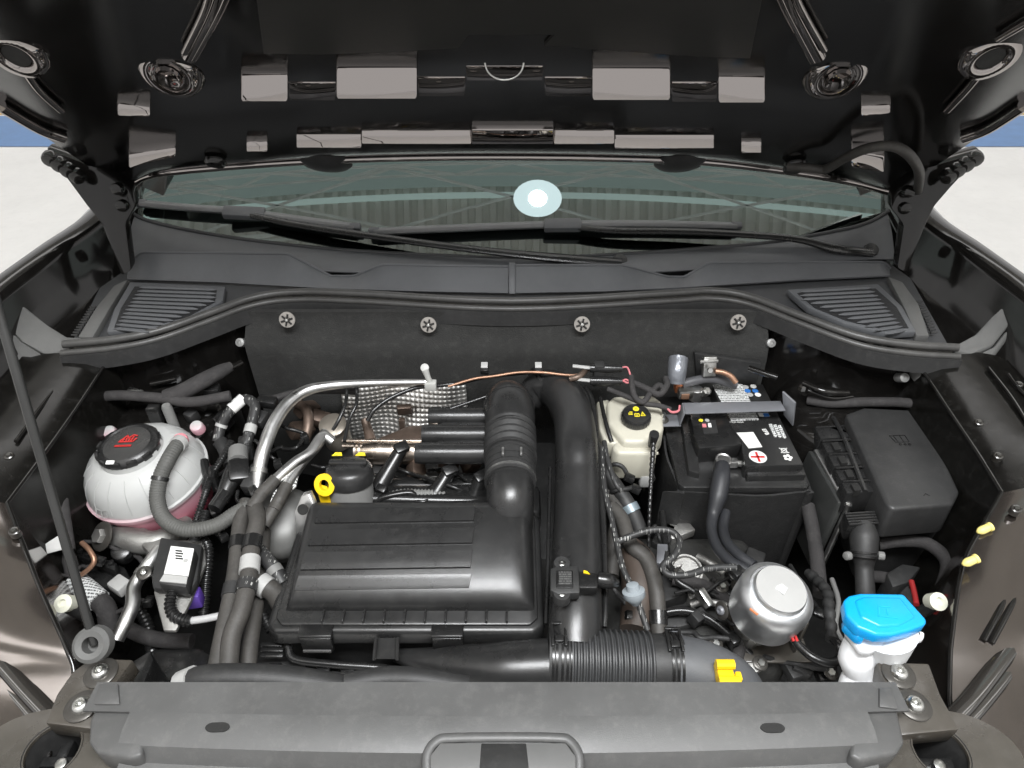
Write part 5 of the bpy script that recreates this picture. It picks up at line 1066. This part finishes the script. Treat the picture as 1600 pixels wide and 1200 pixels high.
# hold down bar
hb = T('battery_hold_down', 'grey painted steel hold down bar across the battery top', 'bracket', P(1050, 655, .82))
z = .872; q = [P(1068, 629, z), P(1220, 626, z), P(1228, 641, z), P(1071, 646, z)]
bm = B(); pr(bm, q, (0, 0, -.003), .0012); ob('bar', bm, DSTEEL, hb)
bm = B(); pr(bm, [q[0], q[3], q[3] + V((-.004, 0, -.03)), q[0] + V((-.004, 0, -.03))], (-.003, 0, 0), .001); ob('bar_drop', bm, DSTEEL, hb)
a, b = q[0] + V((-.003, 0, -.03)), q[3] + V((-.003, 0, -.03)); bm = B(); pr(bm, [a, b, b + V((-.05, -.002, 0)), a + V((-.05, .002, 0))], (0, 0, -.003), .001); ft = ob('bar_foot', bm, DSTEEL, hb)
bolt('foot_bolt', (a + b) / 2 + V((-.034, 0, .001)), UPV, .0062, ft, STEEL, True, None, False)
bm = B(); lathe(bm, disc_profile(.004, .014), (a + b) / 2 + V((-.034, 0, .004)), UPV, 10); ob('stud', bm, STEEL, ft)
bm = B(); pr(bm, [Q(1222, 612, q[1].y - .012), Q(1242, 630, q[1].y - .03), Q(1238, 666, q[1].y - .03), Q(1224, 648, q[1].y - .012)], (.004, .003, 0), .001); ob('end_plate', bm, DSTEEL, hb)
bm = B(); pr(bm, [a + V((-.052, 0, -.004)), b + V((-.052, 0, -.004)), b + V((-.05, 0, -.18)), a + V((-.05, 0, -.18))], (.003, 0, 0), .001); ob('bar_leg', bm, mat('olive_steel', (.12, .115, .09), .45, .4), hb)
# negative terminal hardware behind
ng = T('negative_terminal', 'zinc clamp with copper tongue on the rear battery post', 'terminal', P(1080, 612, .85))
bm = B(); pz(bm, [(1058, 600), (1082, 600), (1086, 612), (1062, 614)], .85, .868, .003); ob('clamp_block', bm, STEEL, ng); bm = B(); pz(bm, [(1054, 592), (1068, 590), (1070, 600), (1057, 602)], .85, .872, .003); ob('terracotta_cap', bm, ORNG, ng)
bm = B(); lathe(bm, [(.013, -.02), (.013, .004), (.010, .006), (0, .005)], P(1088, 610, .862), UPV, 18); ob('post_ring', bm, ALU, ng, 40); bm = B(); lathe(bm, [(.0085, -.01), (.0085, .006), (.005, .009), (0, .009)], P(1103, 612, .868), (.2, -.5, .9), 6); ob('nut', bm, STEEL, ng, 30)
bm = B(); box(bm, P(1070, 618, .858), (.016, .01, .012), None, .001); ob('copper_tongue', bm, COP, ng)
bm = B(); box(bm, P(1108, 572, .905), (.026, .012, .04), euler(-20, 0, 5), .002); ob('bracket', bm, STEEL, ng); bolt('bracket_bolt', P(1109, 578, .91), V((0, -.9, .4)), .006, ng, STEEL, False, None, False)
bm = B(); box(bm, P(1107, 564, .918), (.036, .01, .006), euler(-20, 0, 5), .001); ob('bracket', bm, STEEL, ng)
hose('earth_cable', 'grey sleeved earth cable behind the battery', [(1066, 600, .87), (1085, 595, .875), (1105, 592, .875), (1125, 594, .87), (1150, 602, .86)], .009, m=mat('grey_sleeve', (.07, .07, .075), .5), cat_='cable')
hose('earth_braid', 'copper and yellow earth lead behind the battery', [(1118, 580, .90), (1130, 582, .90), (1142, 588, .895), (1150, 598, .885)], .0055, m=COP, cat_='cable')
hose('foil_wrapped_hose', 'foil wrapped hose stub on the bulkhead behind the battery', [(1060, 560, .925), (1058, 580, .91), (1056, 598, .89)], [.019, .018, .016], m=mat('crinkled_foil', (.2, .21, .23), .3, .5, bump=1, bscale=60), bands=())
t = T('bulkhead_bracket', 'dark felt bracket plate on the bulkhead behind the battery', 'bracket', P(1140, 575, .9)); bm = B(); pr(bm, [Q(1085, 552, 1.09), Q(1190, 568, 1.08), Q(1180, 606, 1.08), Q(1088, 590, 1.09)], (0, .012, 0), .003); ob('plate', bm, BLKM, t)
# positive cable to the canister
hose('battery_cable', 'thick black battery cable dropping from the plus terminal to the silver canister', [(1129, 728, .832), (1127, 745, .835), (1122, 775, .82), (1114, 805, .80), (1112, 830, .80), (1122, 858, .815), (1142, 878, .825), (1170, 892, .83)], [.013, .0155, .0155, .010, .0085, .0085, .0085, .008], m=mat('blue_black_sleeve', (.02, .021, .024), .5, var=.2), cat_='cable')
hose('battery_cable', 'second thinner black cable beside the thick battery cable', [(1134, 800, .80), (1130, 825, .80), (1136, 848, .815), (1155, 868, .828), (1178, 884, .832)], .0085, m=mat('blue_black_sleeve', (.02, .021, .024), .5), cat_='cable')

# ------------------------------------------------------------------ silver canister (horn/siren)
sc = T('silver_canister', 'round brushed silver canister with raised disc on top', 'canister', P(1205, 985, .74))
o = P(1209, 935, .83); ax = V((.06, -.16, 1)).normalized()
bm = B(); lathe(bm, [(.046, -.050), (.0515, -.047), (.053, -.036), (.0535, .0), (.052, .012), (.045, .020), (.041, .022), (.040, .020), (.038, .020), (.0372, .0285), (.035, .031), (0, .031)], o, ax, 48); ob('can', bm, CAN, sc, 40)
bm = B(); lathe(bm, [(.0, .0), (.0355, 0), (.0355, .0008), (0, .0008)], o + ax * .0312, ax, 40); ob('top_disc', bm, mat('pale_disc', (.5, .5, .49), .42, .45, bump=.06, bscale=300, var=.08), sc, 40)
bm = B(); t0 = o + ax * .0322; pr(bm, [t0 + V((-.009, .0, 0)), t0 + V((0, -.011, 0)), t0 + V((.009, 0, 0)), t0 + V((0, .011, 0))], ax * .0008); ob('diamond_mark', bm, mat('matt_aluminium', (.75, .75, .75), .6, .6), sc, 0)
bm = B(); lathe(bm, [(.03, -.10), (.036, -.07), (.04, -.058)], o, ax, 24); ob('lower_cone', bm, CAST, sc)
bm = B(); lathe(bm, [(.010, -.13), (.013, -.11), (.013, -.085), (.017, -.07)], o + V((-.008, -.02, 0)), ax, 8); ob('fitting', bm, STEEL, sc, 30)
bm = B(); box(bm, o + V((.02, .01, -.115)), (.11, .09, .006), None, .002); ob('bracket', bm, PLATE, sc); bm = B(); box(bm, o + V((.052, .0, -.075)), (.006, .04, .08), None, .002); ob('bracket', bm, PLATE, sc)
bolt('bracket_bolt', o + V((-.07, .0, -.03)), V((-.8, -.3, .3)), .007, sc, DSTEEL, True)
bm = B(); box(bm, P(1152, 895, .83), (.02, .016, .014), euler(0, 0, 30), .002); ob('inlet', bm, BLKG, sc)
bm = B(); pr(bm, [o + V((-.046, -.026, .012)), o + V((-.038, -.036, .012)), o + V((-.037, -.036, .0135)), o + V((-.045, -.026, .0135))], (.002, .002, 0)); ob('orange_mark', bm, ORNG, sc)
hose('canister_cable', 'black cable with red wire ends curling from the canister foot', [(1240, 998, .79), (1252, 1012, .79), (1272, 1028, .79), (1298, 1036, .79), (1314, 1026, .79), (1310, 1008, .795), (1300, 996, .80)], .0065, m=BLKG, cat_='cable')
for dx in (0, 6):
    bm = B(); ptube(bm, [(1234 + dx, 988, .80), (1240 + dx, 1002, .795)], .0022, seg=6); ob('red_wire', bm, REDW, sc, 60)
hose('canister_loom', 'black loom rising from the cable loop towards the connector hose', [(1300, 1000, .80), (1298, 975, .80), (1295, 950, .80), (1292, 925, .79), (1275, 905, .77), (1262, 895, .76)], .009, m=BLKM, cat_='loom', corr=(.02, .002))

# ------------------------------------------------------------------ engine control unit and fuse box
ec = T('control_unit', 'metal cased control unit with black latch frame beside the battery', 'control unit', P(1290, 800, .66))
f_ = [P(1278, 640, .845), P(1322, 775, .845)]
bm = B(); pz(bm, [(1271, 700), (1283, 700), (1330, 772), (1318, 790)], .68, .82, .004); 
ob('unit_case', bm, mat('dark_unit_case', (.06, .062, .06), .35, .5, var=.2, dust=.1), ec)
A0, A1 = P(1274, 705, .82), P(1322, 788, .82)
bm = B(); pr(bm, [A0, A1, A1 + V((-.010, -.01, -.16)), A0 + V((-.010, -.0, -.16))], (-.012, .004, 0), .004); ob('unit_case', bm, mat('dark_unit_case', (.06, .062, .06), .35, .5), ec)
for a, b in ((A0, A1), (A1 + V((.004, 0, 0)), A1 + V((-.004, -.012, -.17)))):
    bm = B(); tube(bm, [a + V((0, -.002, .002)), b + V((0, -.002, .002))], .005, 8, 1); ob('case_rim', bm, ALU, ec, 60)
bm = B(); m0 = A0.lerp(A1, .55) + V((-.016, -.012, -.10)); box(bm, m0, (.002, .014, .018), rz(-40), .0003); ob('white_tag', bm, LAB, ec)
for k in range(6):
    t_ = k / 6; x, y = 1262 + 62 * t_, 645 + 128 * t_
    bm = B(); pz(bm, [(x, y), (x + 46, y - 3), (x + 55, y + 16), (x + 10, y + 19)], .80, .845 + .004 * (k % 2), .002); lf_ = ob('latch_segment', bm, BLK, ec)
    if 1 < k < 6:
        bm = B(); pz(bm, [(x + 16, y + 4), (x + 26, y + 3), (x + 32, y + 14), (x + 22, y + 15)], .84, .8515 + .004 * (k % 2)); ob('latch_slot', bm, VOID, lf_, 0)
    bm = B(); tube(bm, [P(x + 2, y + 1, .85), P(x + 47, y - 1, .852)], .002, 6, 1); ob('latch_rail', bm, BLKG, lf_)
bm = B(); ptube(bm, [(1290, 632, .853), (1318, 682, .853), (1352, 768, .85)], .004, seg=6); ob('latch_spine', bm, BLK, ec)
fb = T('fuse_box', 'large black fuse box with embossed lid on the wing side', 'fuse box', P(1410, 740, .64))
ltop = [(1322, 646), (1350, 636), (1432, 640), (1448, 655), (1500, 768), (1490, 788), (1396, 796), (1386, 788)]
bm = B(); pz(bm, ltop, .80, .868, .007, 3, 1.03); lidf = ob('lid', bm, mat('grained_black_plastic', (.03, .03, .03), .42, bump=.2, bscale=700, var=.2, dust=.1), fb, 50)
bm = B(); pz(bm, [(1316, 655), (1350, 640), (1440, 645), (1512, 790), (1500, 806), (1392, 815), (1378, 800)], .64, .81, .005); ob('box_base', bm, BLKM, fb)
zl = .8684
strokes('embossed_symbol', [[(-.014, .009), (.014, .009), (.014, -.008), (-.010, -.008), (-.014, .009)], [(-.007, .009), (-.005, -.008)], [(.004, .009), (.005, -.008)]], BLKG, lidf, P(1405, 686, zl), V((1, .05, 0)), V((0, 1, 0)), .0012)
for dx in (-.008, .0, .008):
    bm = B(); lathe(bm, [(.0018, 0), (.0028, 0), (.0028, .0006), (.0018, .0006)], P(1405, 686, zl) + V((dx + .004, -.014, 0)), UPV, 10); ob('embossed_symbol', bm, BLKG, lidf, 0)
strokes('embossed_symbol', [[(-.005, -.002), (0, .002), (.005, -.002)]], BLKG, lidf, P(1447, 773, zl), V((1, 0, 0)), V((0, 1, 0)), .0012)
bm = B(); box(bm, P(1455, 798, .835) + V((0, -.002, 0)), (.030, .008, .024), euler(-12, 0, 3), .002); lt = ob('lid_latch', bm, BLKG, fb); bm = B(); box(bm, P(1456, 800, .835) + V((0, -.006, 0)), (.02, .004, .012), euler(-12, 0, 3), .001); ob('latch_tongue', bm, BLKM, lt)
bm = B(); ptube(bm, [(1390, 812, .812), (1430, 815, .812), (1435, 822, .805), (1470, 820, .805)], .0025, seg=6, res=2); ob('base_rail', bm, BLKG, fb)
for pts in ([(1508, 715, .90), (1535, 760, .885), (1548, 772, .88)], [(1512, 712, .90), (1540, 755, .885)]):
    bm = B(); ptube(bm, pts, .0028, seg=6); ob('side_guide', bm, BLKG, fb)
bm = B(); box(bm, P(1548, 770, .88), (.02, .03, .03), euler(0, 0, -20), .004); ob('grey_buffer', bm, LABG, fb); bm = B(); box(bm, P(1545, 792, .875), (.018, .02, .03), euler(0, 0, -20), .005); ob('grey_buffer', bm, LABG, fb)
# harness connector in front of the control unit
hc = T('harness_connector', 'ribbed black harness connector with thick boot in front of the fuse box', 'connector', P(1345, 900, .68))
bm = B(); pz(bm, [(1318, 800), (1366, 798), (1374, 818), (1326, 822)], .80, .835, .004); ob('connector_head', bm, BLKG, hc)
for k in range(5):
    a, b = P(1320 + 1.6 * k, 803 + 4.2 * k, .837), P(1366 + 1.6 * k, 800 + 4.2 * k, .837); bm = B(); tube(bm, [a, b], .002, 6, 1); ob('grip_rib', bm, BLK, hc)
bm = B(); ptube(bm, [(1348, 818, .825), (1350, 840, .815), (1350, 865, .80), (1350, 885, .785), (1352, 925, .76), (1354, 960, .73)], [.017, .022, .020, .014, .0145, .015], seg=16); ob('boot', bm, RUB, hc, 70)
for y_ in (862, 868):
    bm = B(); ptube(bm, [(1350, y_, .803), (1350, y_ + 3, .801)], .0205, seg=16, res=1); ob('boot_band', bm, BLKG, hc, 40)
for dx in (-1, 1):
    bm = B(); lathe(bm, disc_profile(.007, .01, .4), P(1350 + dx * 22, 868, .80), (dx, -.3, .2), 10); ob('boot_lug', bm, mat('grey_plastic', (.17, .17, .165), .5), hc)
# ------------------------------------------------------------------ washer filler
wf = T('washer_filler', 'white washer bottle neck with bright blue cap', 'washer filler', P(1370, 1040, .80))
bm = B(); pz(bm, [(1321, 983), (1333, 972), (1360, 976), (1420, 978), (1446, 988), (1444, 998), (1408, 1003), (1384, 1006), (1362, 1018), (1345, 1016)], .893, .905, .003); fl2 = ob('neck_flange', bm, WHT, wf)
bm = B(); lathe(bm, [(0, 0), (.006, 0), (.006, .001), (0, .001)], P(1429, 988, .9055), UPV, 14); ob('flange_hole', bm, VOID, fl2, 0)
bm = B(); tube(bm, [P(1385, 985, .905), P(1383, 1005, .88), P(1372, 1030, .84)], [.036, .03, .026], 22, 4); ob('neck', bm, WHT, wf, 60)
bm = B(); tube(bm, [P(1345, 1005, .88), P(1338, 1030, .86), P(1343, 1052, .84), P(1340, 1075, .82), P(1345, 1120, .78)], [.020, .022, .018, .024, .024], 16, 5); ob('bottle_side', bm, WHT, wf, 60)
capo = [(1318, 938), (1326, 930), (1345, 926), (1412, 927), (1449, 968), (1447, 975), (1425, 984), (1395, 992), (1370, 992), (1340, 980), (1322, 960)]
bm = B(); pz(bm, capo, .918, .937, .006, 3); capb = ob('cap', bm, BLUE, wf, 50)
bm = B(); pz(bm, [(1335, 937), (1350, 931), (1408, 932), (1432, 964), (1405, 978), (1375, 980), (1345, 965)], .93, .9395, .004, 3); ob('cap_dome', bm, BLUE, capb, 60)
bm = B(); pz(bm, [(1320, 962), (1350, 984), (1352, 998), (1340, 994), (1320, 975)], .905, .922, .003); ob('cap_hinge', bm, BLUE, capb)
strokes('moulded_pictogram', [[(-.012, -.006), (.010, -.009)], [(-.012, -.006), (-.006, .008), (.008, .006)], [(.0, -.004), (.002, .004)]], mat('blue_plastic_mark', (.01, .38, .78), .4), capb, P(1385, 956, .9396), xb, yb2, .001)
# stray small things on the right
hose('red_cable', 'short red cable in the shade behind the blue cap', [(1424, 908, .78), (1429, 928, .78), (1432, 945, .78)], .0042, m=mat('dark_red_sleeve', (.25, .015, .015), .5), cat_='cable')
t = T('filler_bracket', 'dark bracket block behind the blue cap', 'bracket', P(1400, 905, .7)); bm = B(); pz(bm, [(1385, 895), (1410, 880), (1440, 885), (1420, 910), (1395, 918)], .70, .76, .004); ob('bracket_block', bm, BLKM, t)
# gearbox mass low in the middle
gb = T('gearbox', 'dark cast gearbox casing low between charge pipe and battery', 'gearbox', V((.28, .68, .45)))
bm = B(); box(bm, (.29, .68, .60), (.30, .26, .20), None, .03, 3); ob('casing', bm, mat('dark_casting', (.04, .04, .038), .6, .4, bump=.5, bscale=120, var=.3, dust=.15), gb)
c = P(1072, 892, .74); bm = B(); lathe(bm, [(0, .01), (.01, .01), (.012, .002), (.022, .002), (.024, .006), (.027, .006), (.028, -.02)], c, (0, -.3, 1), 26); ob('breather_cap', bm, CAST, gb, 40)
for pts, r in (([(1090, 870, .74), (1110, 880, .745), (1130, 895, .74)], .007), ([(1080, 945, .72), (1100, 940, .73), (1135, 945, .73)], .006)):
    bm = B(); ptube(bm, pts, r, seg=8); ob('linkage', bm, CAST, gb, 60)
bm = B(); box(bm, P(1100, 935, .75), (.012, .03, .02), euler(20, 0, 30), .002); ob('linkage', bm, STEEL, gb)
bm = B(); box(bm, P(1040, 930, .70), (.06, .05, .05), euler(0, 0, 20), .01); ob('casing_boss', bm, BLKM, gb)
for k in range(14):
    p = V((.14 + .3 * random.random(), .5 + .35 * random.random(), .705)); bm = B(); box(bm, p, (.02 + .04 * random.random(), .02 + .02 * random.random(), .02), euler(0, 0, 90 * random.random()), .004); ob('casing_rib', bm, BLKM if k % 3 else CAST, gb)

# ------------------------------------------------------------------ more lines, looms and brackets filling the bay
GP = mat('grey_plastic', (.17, .17, .165), .5)
hose('corrugated_conduit', 'corrugated black conduit between the coolant hoses and filter box', [(424, 985, .76), (410, 960, .77), (398, 940, .78), (404, 900, .79)], .008, m=BLKG, cat_='conduit', corr=(.006, .002))
hose('corrugated_conduit', 'corrugated conduit dropping behind the labelled module', [(322, 800, .81), (314, 830, .80), (326, 860, .79), (322, 905, .77), (318, 960, .74)], .0085, m=BLKG, cat_='conduit', corr=(.006, .002))
hose('wiring_loom', 'taped loom lying low between coolant tank and inner wing', [(70, 740, .84), (84, 790, .81), (92, 840, .79), (110, 880, .77), (120, 940, .74)], .011, m=LOOM, cat_='loom')
hose('wiring_loom', 'taped loom passing under the silver bent pipe', [(120, 905, .72), (160, 950, .71), (205, 985, .70), (250, 1000, .70), (300, 1002, .70)], .012, m=LOOM, cat_='loom')
hose('drain_hose', 'ribbed drain hose low beside the prop rod grommet', [(185, 890, .72), (205, 930, .70), (230, 975, .69), (240, 1030, .68)], .010, m=BLKG, corr=(.008, .0015))
hose('wiring_loom', 'taped loom under the battery front sleeve', [(1050, 905, .74), (1100, 915, .74), (1140, 940, .73), (1160, 985, .72), (1150, 1040, .71)], .010, m=LOOM, cat_='loom')
hose('shift_cable', 'black shift cable crossing the gearbox casing', [(985, 985, .72), (1030, 960, .73), (1075, 955, .735), (1120, 975, .73), (1180, 1030, .71)], .0065, m=BLKG, cat_='cable')
hose('shift_cable', 'second shift cable rising beside the battery sleeve', [(1035, 800, .76), (1040, 850, .75), (1052, 900, .745), (1085, 925, .74)], .006, m=BLKG, cat_='cable')
hose('wiring_loom', 'taped loom between battery sleeve and control unit', [(1262, 790, .76), (1270, 830, .75), (1276, 870, .74), (1282, 930, .73)], .012, m=LOOM, cat_='loom')
hose('wiring_loom', 'taped loom under the fuse box front edge', [(1372, 850, .76), (1410, 845, .77), (1450, 850, .77), (1480, 880, .76), (1470, 930, .75)], .011, m=LOOM, cat_='loom')
hose('wiring_loom', 'fat loom leaving the harness connector boot sideways', [(1356, 900, .75), (1390, 905, .74), (1415, 930, .73), (1425, 990, .72)], .010, m=LOOM, cat_='loom')
hose('washer_line', 'thin clear washer line low beside the bottle neck', [(1300, 905, .74), (1310, 940, .75), (1306, 980, .755), (1325, 1015, .76)], .004, m=GP, cat_='line')
hose('coolant_hose', 'black coolant hose behind the charge pipe elbow', [(932, 745, .80), (950, 770, .79), (968, 800, .78), (960, 840, .77), (955, 900, .75)], .013)
hose('wiring_loom', 'taped loom following the bulkhead beneath the brake line', [(420, 625, .86), (470, 612, .865), (520, 610, .865), (560, 612, .862)], .007, m=LOOM, cat_='loom')
hose('wiring_loom', 'taped loom behind the fuse box against the wing', [(1262, 625, .86), (1300, 630, .87), (1360, 628, .88), (1430, 632, .88), (1470, 660, .87)], .009, m=LOOM, cat_='loom')
hose('vacuum_line', 'thin vacuum line behind the runners to the elbow', [(700, 640, .865), (735, 628, .872), (770, 616, .88), (800, 606, .885)], .0035, m=BLKG, cat_='line')
cb = T('side_fittings', 'row of small brackets and plugs on the bulkhead above the coolant tank', 'bracket', P(320, 600, .88))
for px, py, z_, sx_, sy_, sz_, m_ in ((332, 612, .88, .03, .02, .03, BLKG), (300, 650, .86, .02, .02, .025, BLKM), (352, 655, .84, .025, .03, .03, BLKG), (408, 655, .85, .02, .03, .02, BLKM), (212, 612, .90, .03, .012, .01, STEEL), (418, 628, .87, .035, .02, .02, BLKG)):
    bm = B(); box(bm, P(px, py, z_), (sx_, sy_, sz_), euler(10, 5, px % 50 - 25), .003); ob('fitting', bm, m_, cb)
g2 = T('gearbox_fittings', 'cluster of small metal brackets on the gearbox between canister and snorkel', 'bracket', P(1100, 980, .70))
for k, (px, py, z_) in enumerate(((1055, 900, .735), (1090, 965, .73), (1120, 920, .735), (1060, 1000, .72), (1110, 1010, .72), (1150, 1000, .72), (1145, 920, .74), (1035, 870, .745), (1180, 1040, .71), (1250, 1050, .71), (1290, 1055, .70))):
    bm = B(); box(bm, P(px, py, z_), (.02 + .006 * (k % 4), .012 + .006 * (k % 3), .012 + .01 * (k % 2)), euler(10 * (k % 3), 8, 37 * k), .002); o_k = ob('fitting', bm, (CAST, BLKM, BLKG, DSTEEL)[k % 4], g2)
    if k % 2 == 0: bolt('fitting_bolt', P(px + 8, py - 4, z_ + .012), V((.1, -.2, 1)), .006, o_k, STEEL, True, None, False)

# ------------------------------------------------------------------ fine wiring on the engine, valve cluster and gearbox
rw_ = random.Random(3)
def wires(parent, spots, m_, r0, name):
    for x0, y0, x1, y1, z0 in spots:
        n_ = 5; pts = []
        for k in range(n_):
            t_ = k / (n_ - 1); pts.append((x0 + (x1 - x0) * t_ + rw_.uniform(-9, 9), y0 + (y1 - y0) * t_ + rw_.uniform(-7, 7), z0 + rw_.uniform(-.012, .012)))
        bm = B(); ptube(bm, pts, r0 * rw_.uniform(.8, 1.3), seg=6, res=6); ob(name, bm, m_, parent, 70)
        p = P(*pts[-1]); bm = B(); box(bm, p, (.014, .018, .012), euler(rw_.uniform(-20, 20), rw_.uniform(-20, 20), rw_.uniform(0, 90)), .002); ob('wire_plug', bm, BLKG if rw_.random() < .75 else GP, parent)
wires(en, [(590, 770, 690, 755, .80), (610, 735, 730, 765, .80), (640, 765, 745, 750, .795), (560, 715, 600, 760, .81), (660, 728, 760, 760, .80), (485, 725, 560, 722, .81), (640, 782, 740, 778, .80)], BLKG, .003, 'engine_wire')
wires(vc, [(330, 700, 400, 770, .83), (345, 735, 330, 800, .82), (400, 690, 430, 720, .84), (370, 770, 410, 800, .82), (420, 705, 470, 690, .83), (430, 660, 480, 690, .83), (318, 805, 350, 840, .80)], BLKG, .0032, 'valve_wire')
wires(gb, [(950, 770, 1000, 760, .80), (945, 720, 990, 742, .81), (960, 850, 1010, 860, .78), (1030, 820, 1045, 900, .75), (1060, 930, 1140, 905, .75), (1050, 985, 1140, 1000, .73), (1120, 960, 1180, 985, .74), (940, 880, 990, 960, .77), (1230, 880, 1280, 960, .72), (1200, 1020, 1300, 1050, .72)], BLKM, .0034, 'gearbox_wire')
wires(lf, [(110, 840, 200, 860, .77), (90, 900, 160, 880, .77), (150, 960, 230, 940, .73), (190, 850, 235, 890, .76), (130, 930, 200, 975, .72)], LOOM, .0035, 'relay_wire')
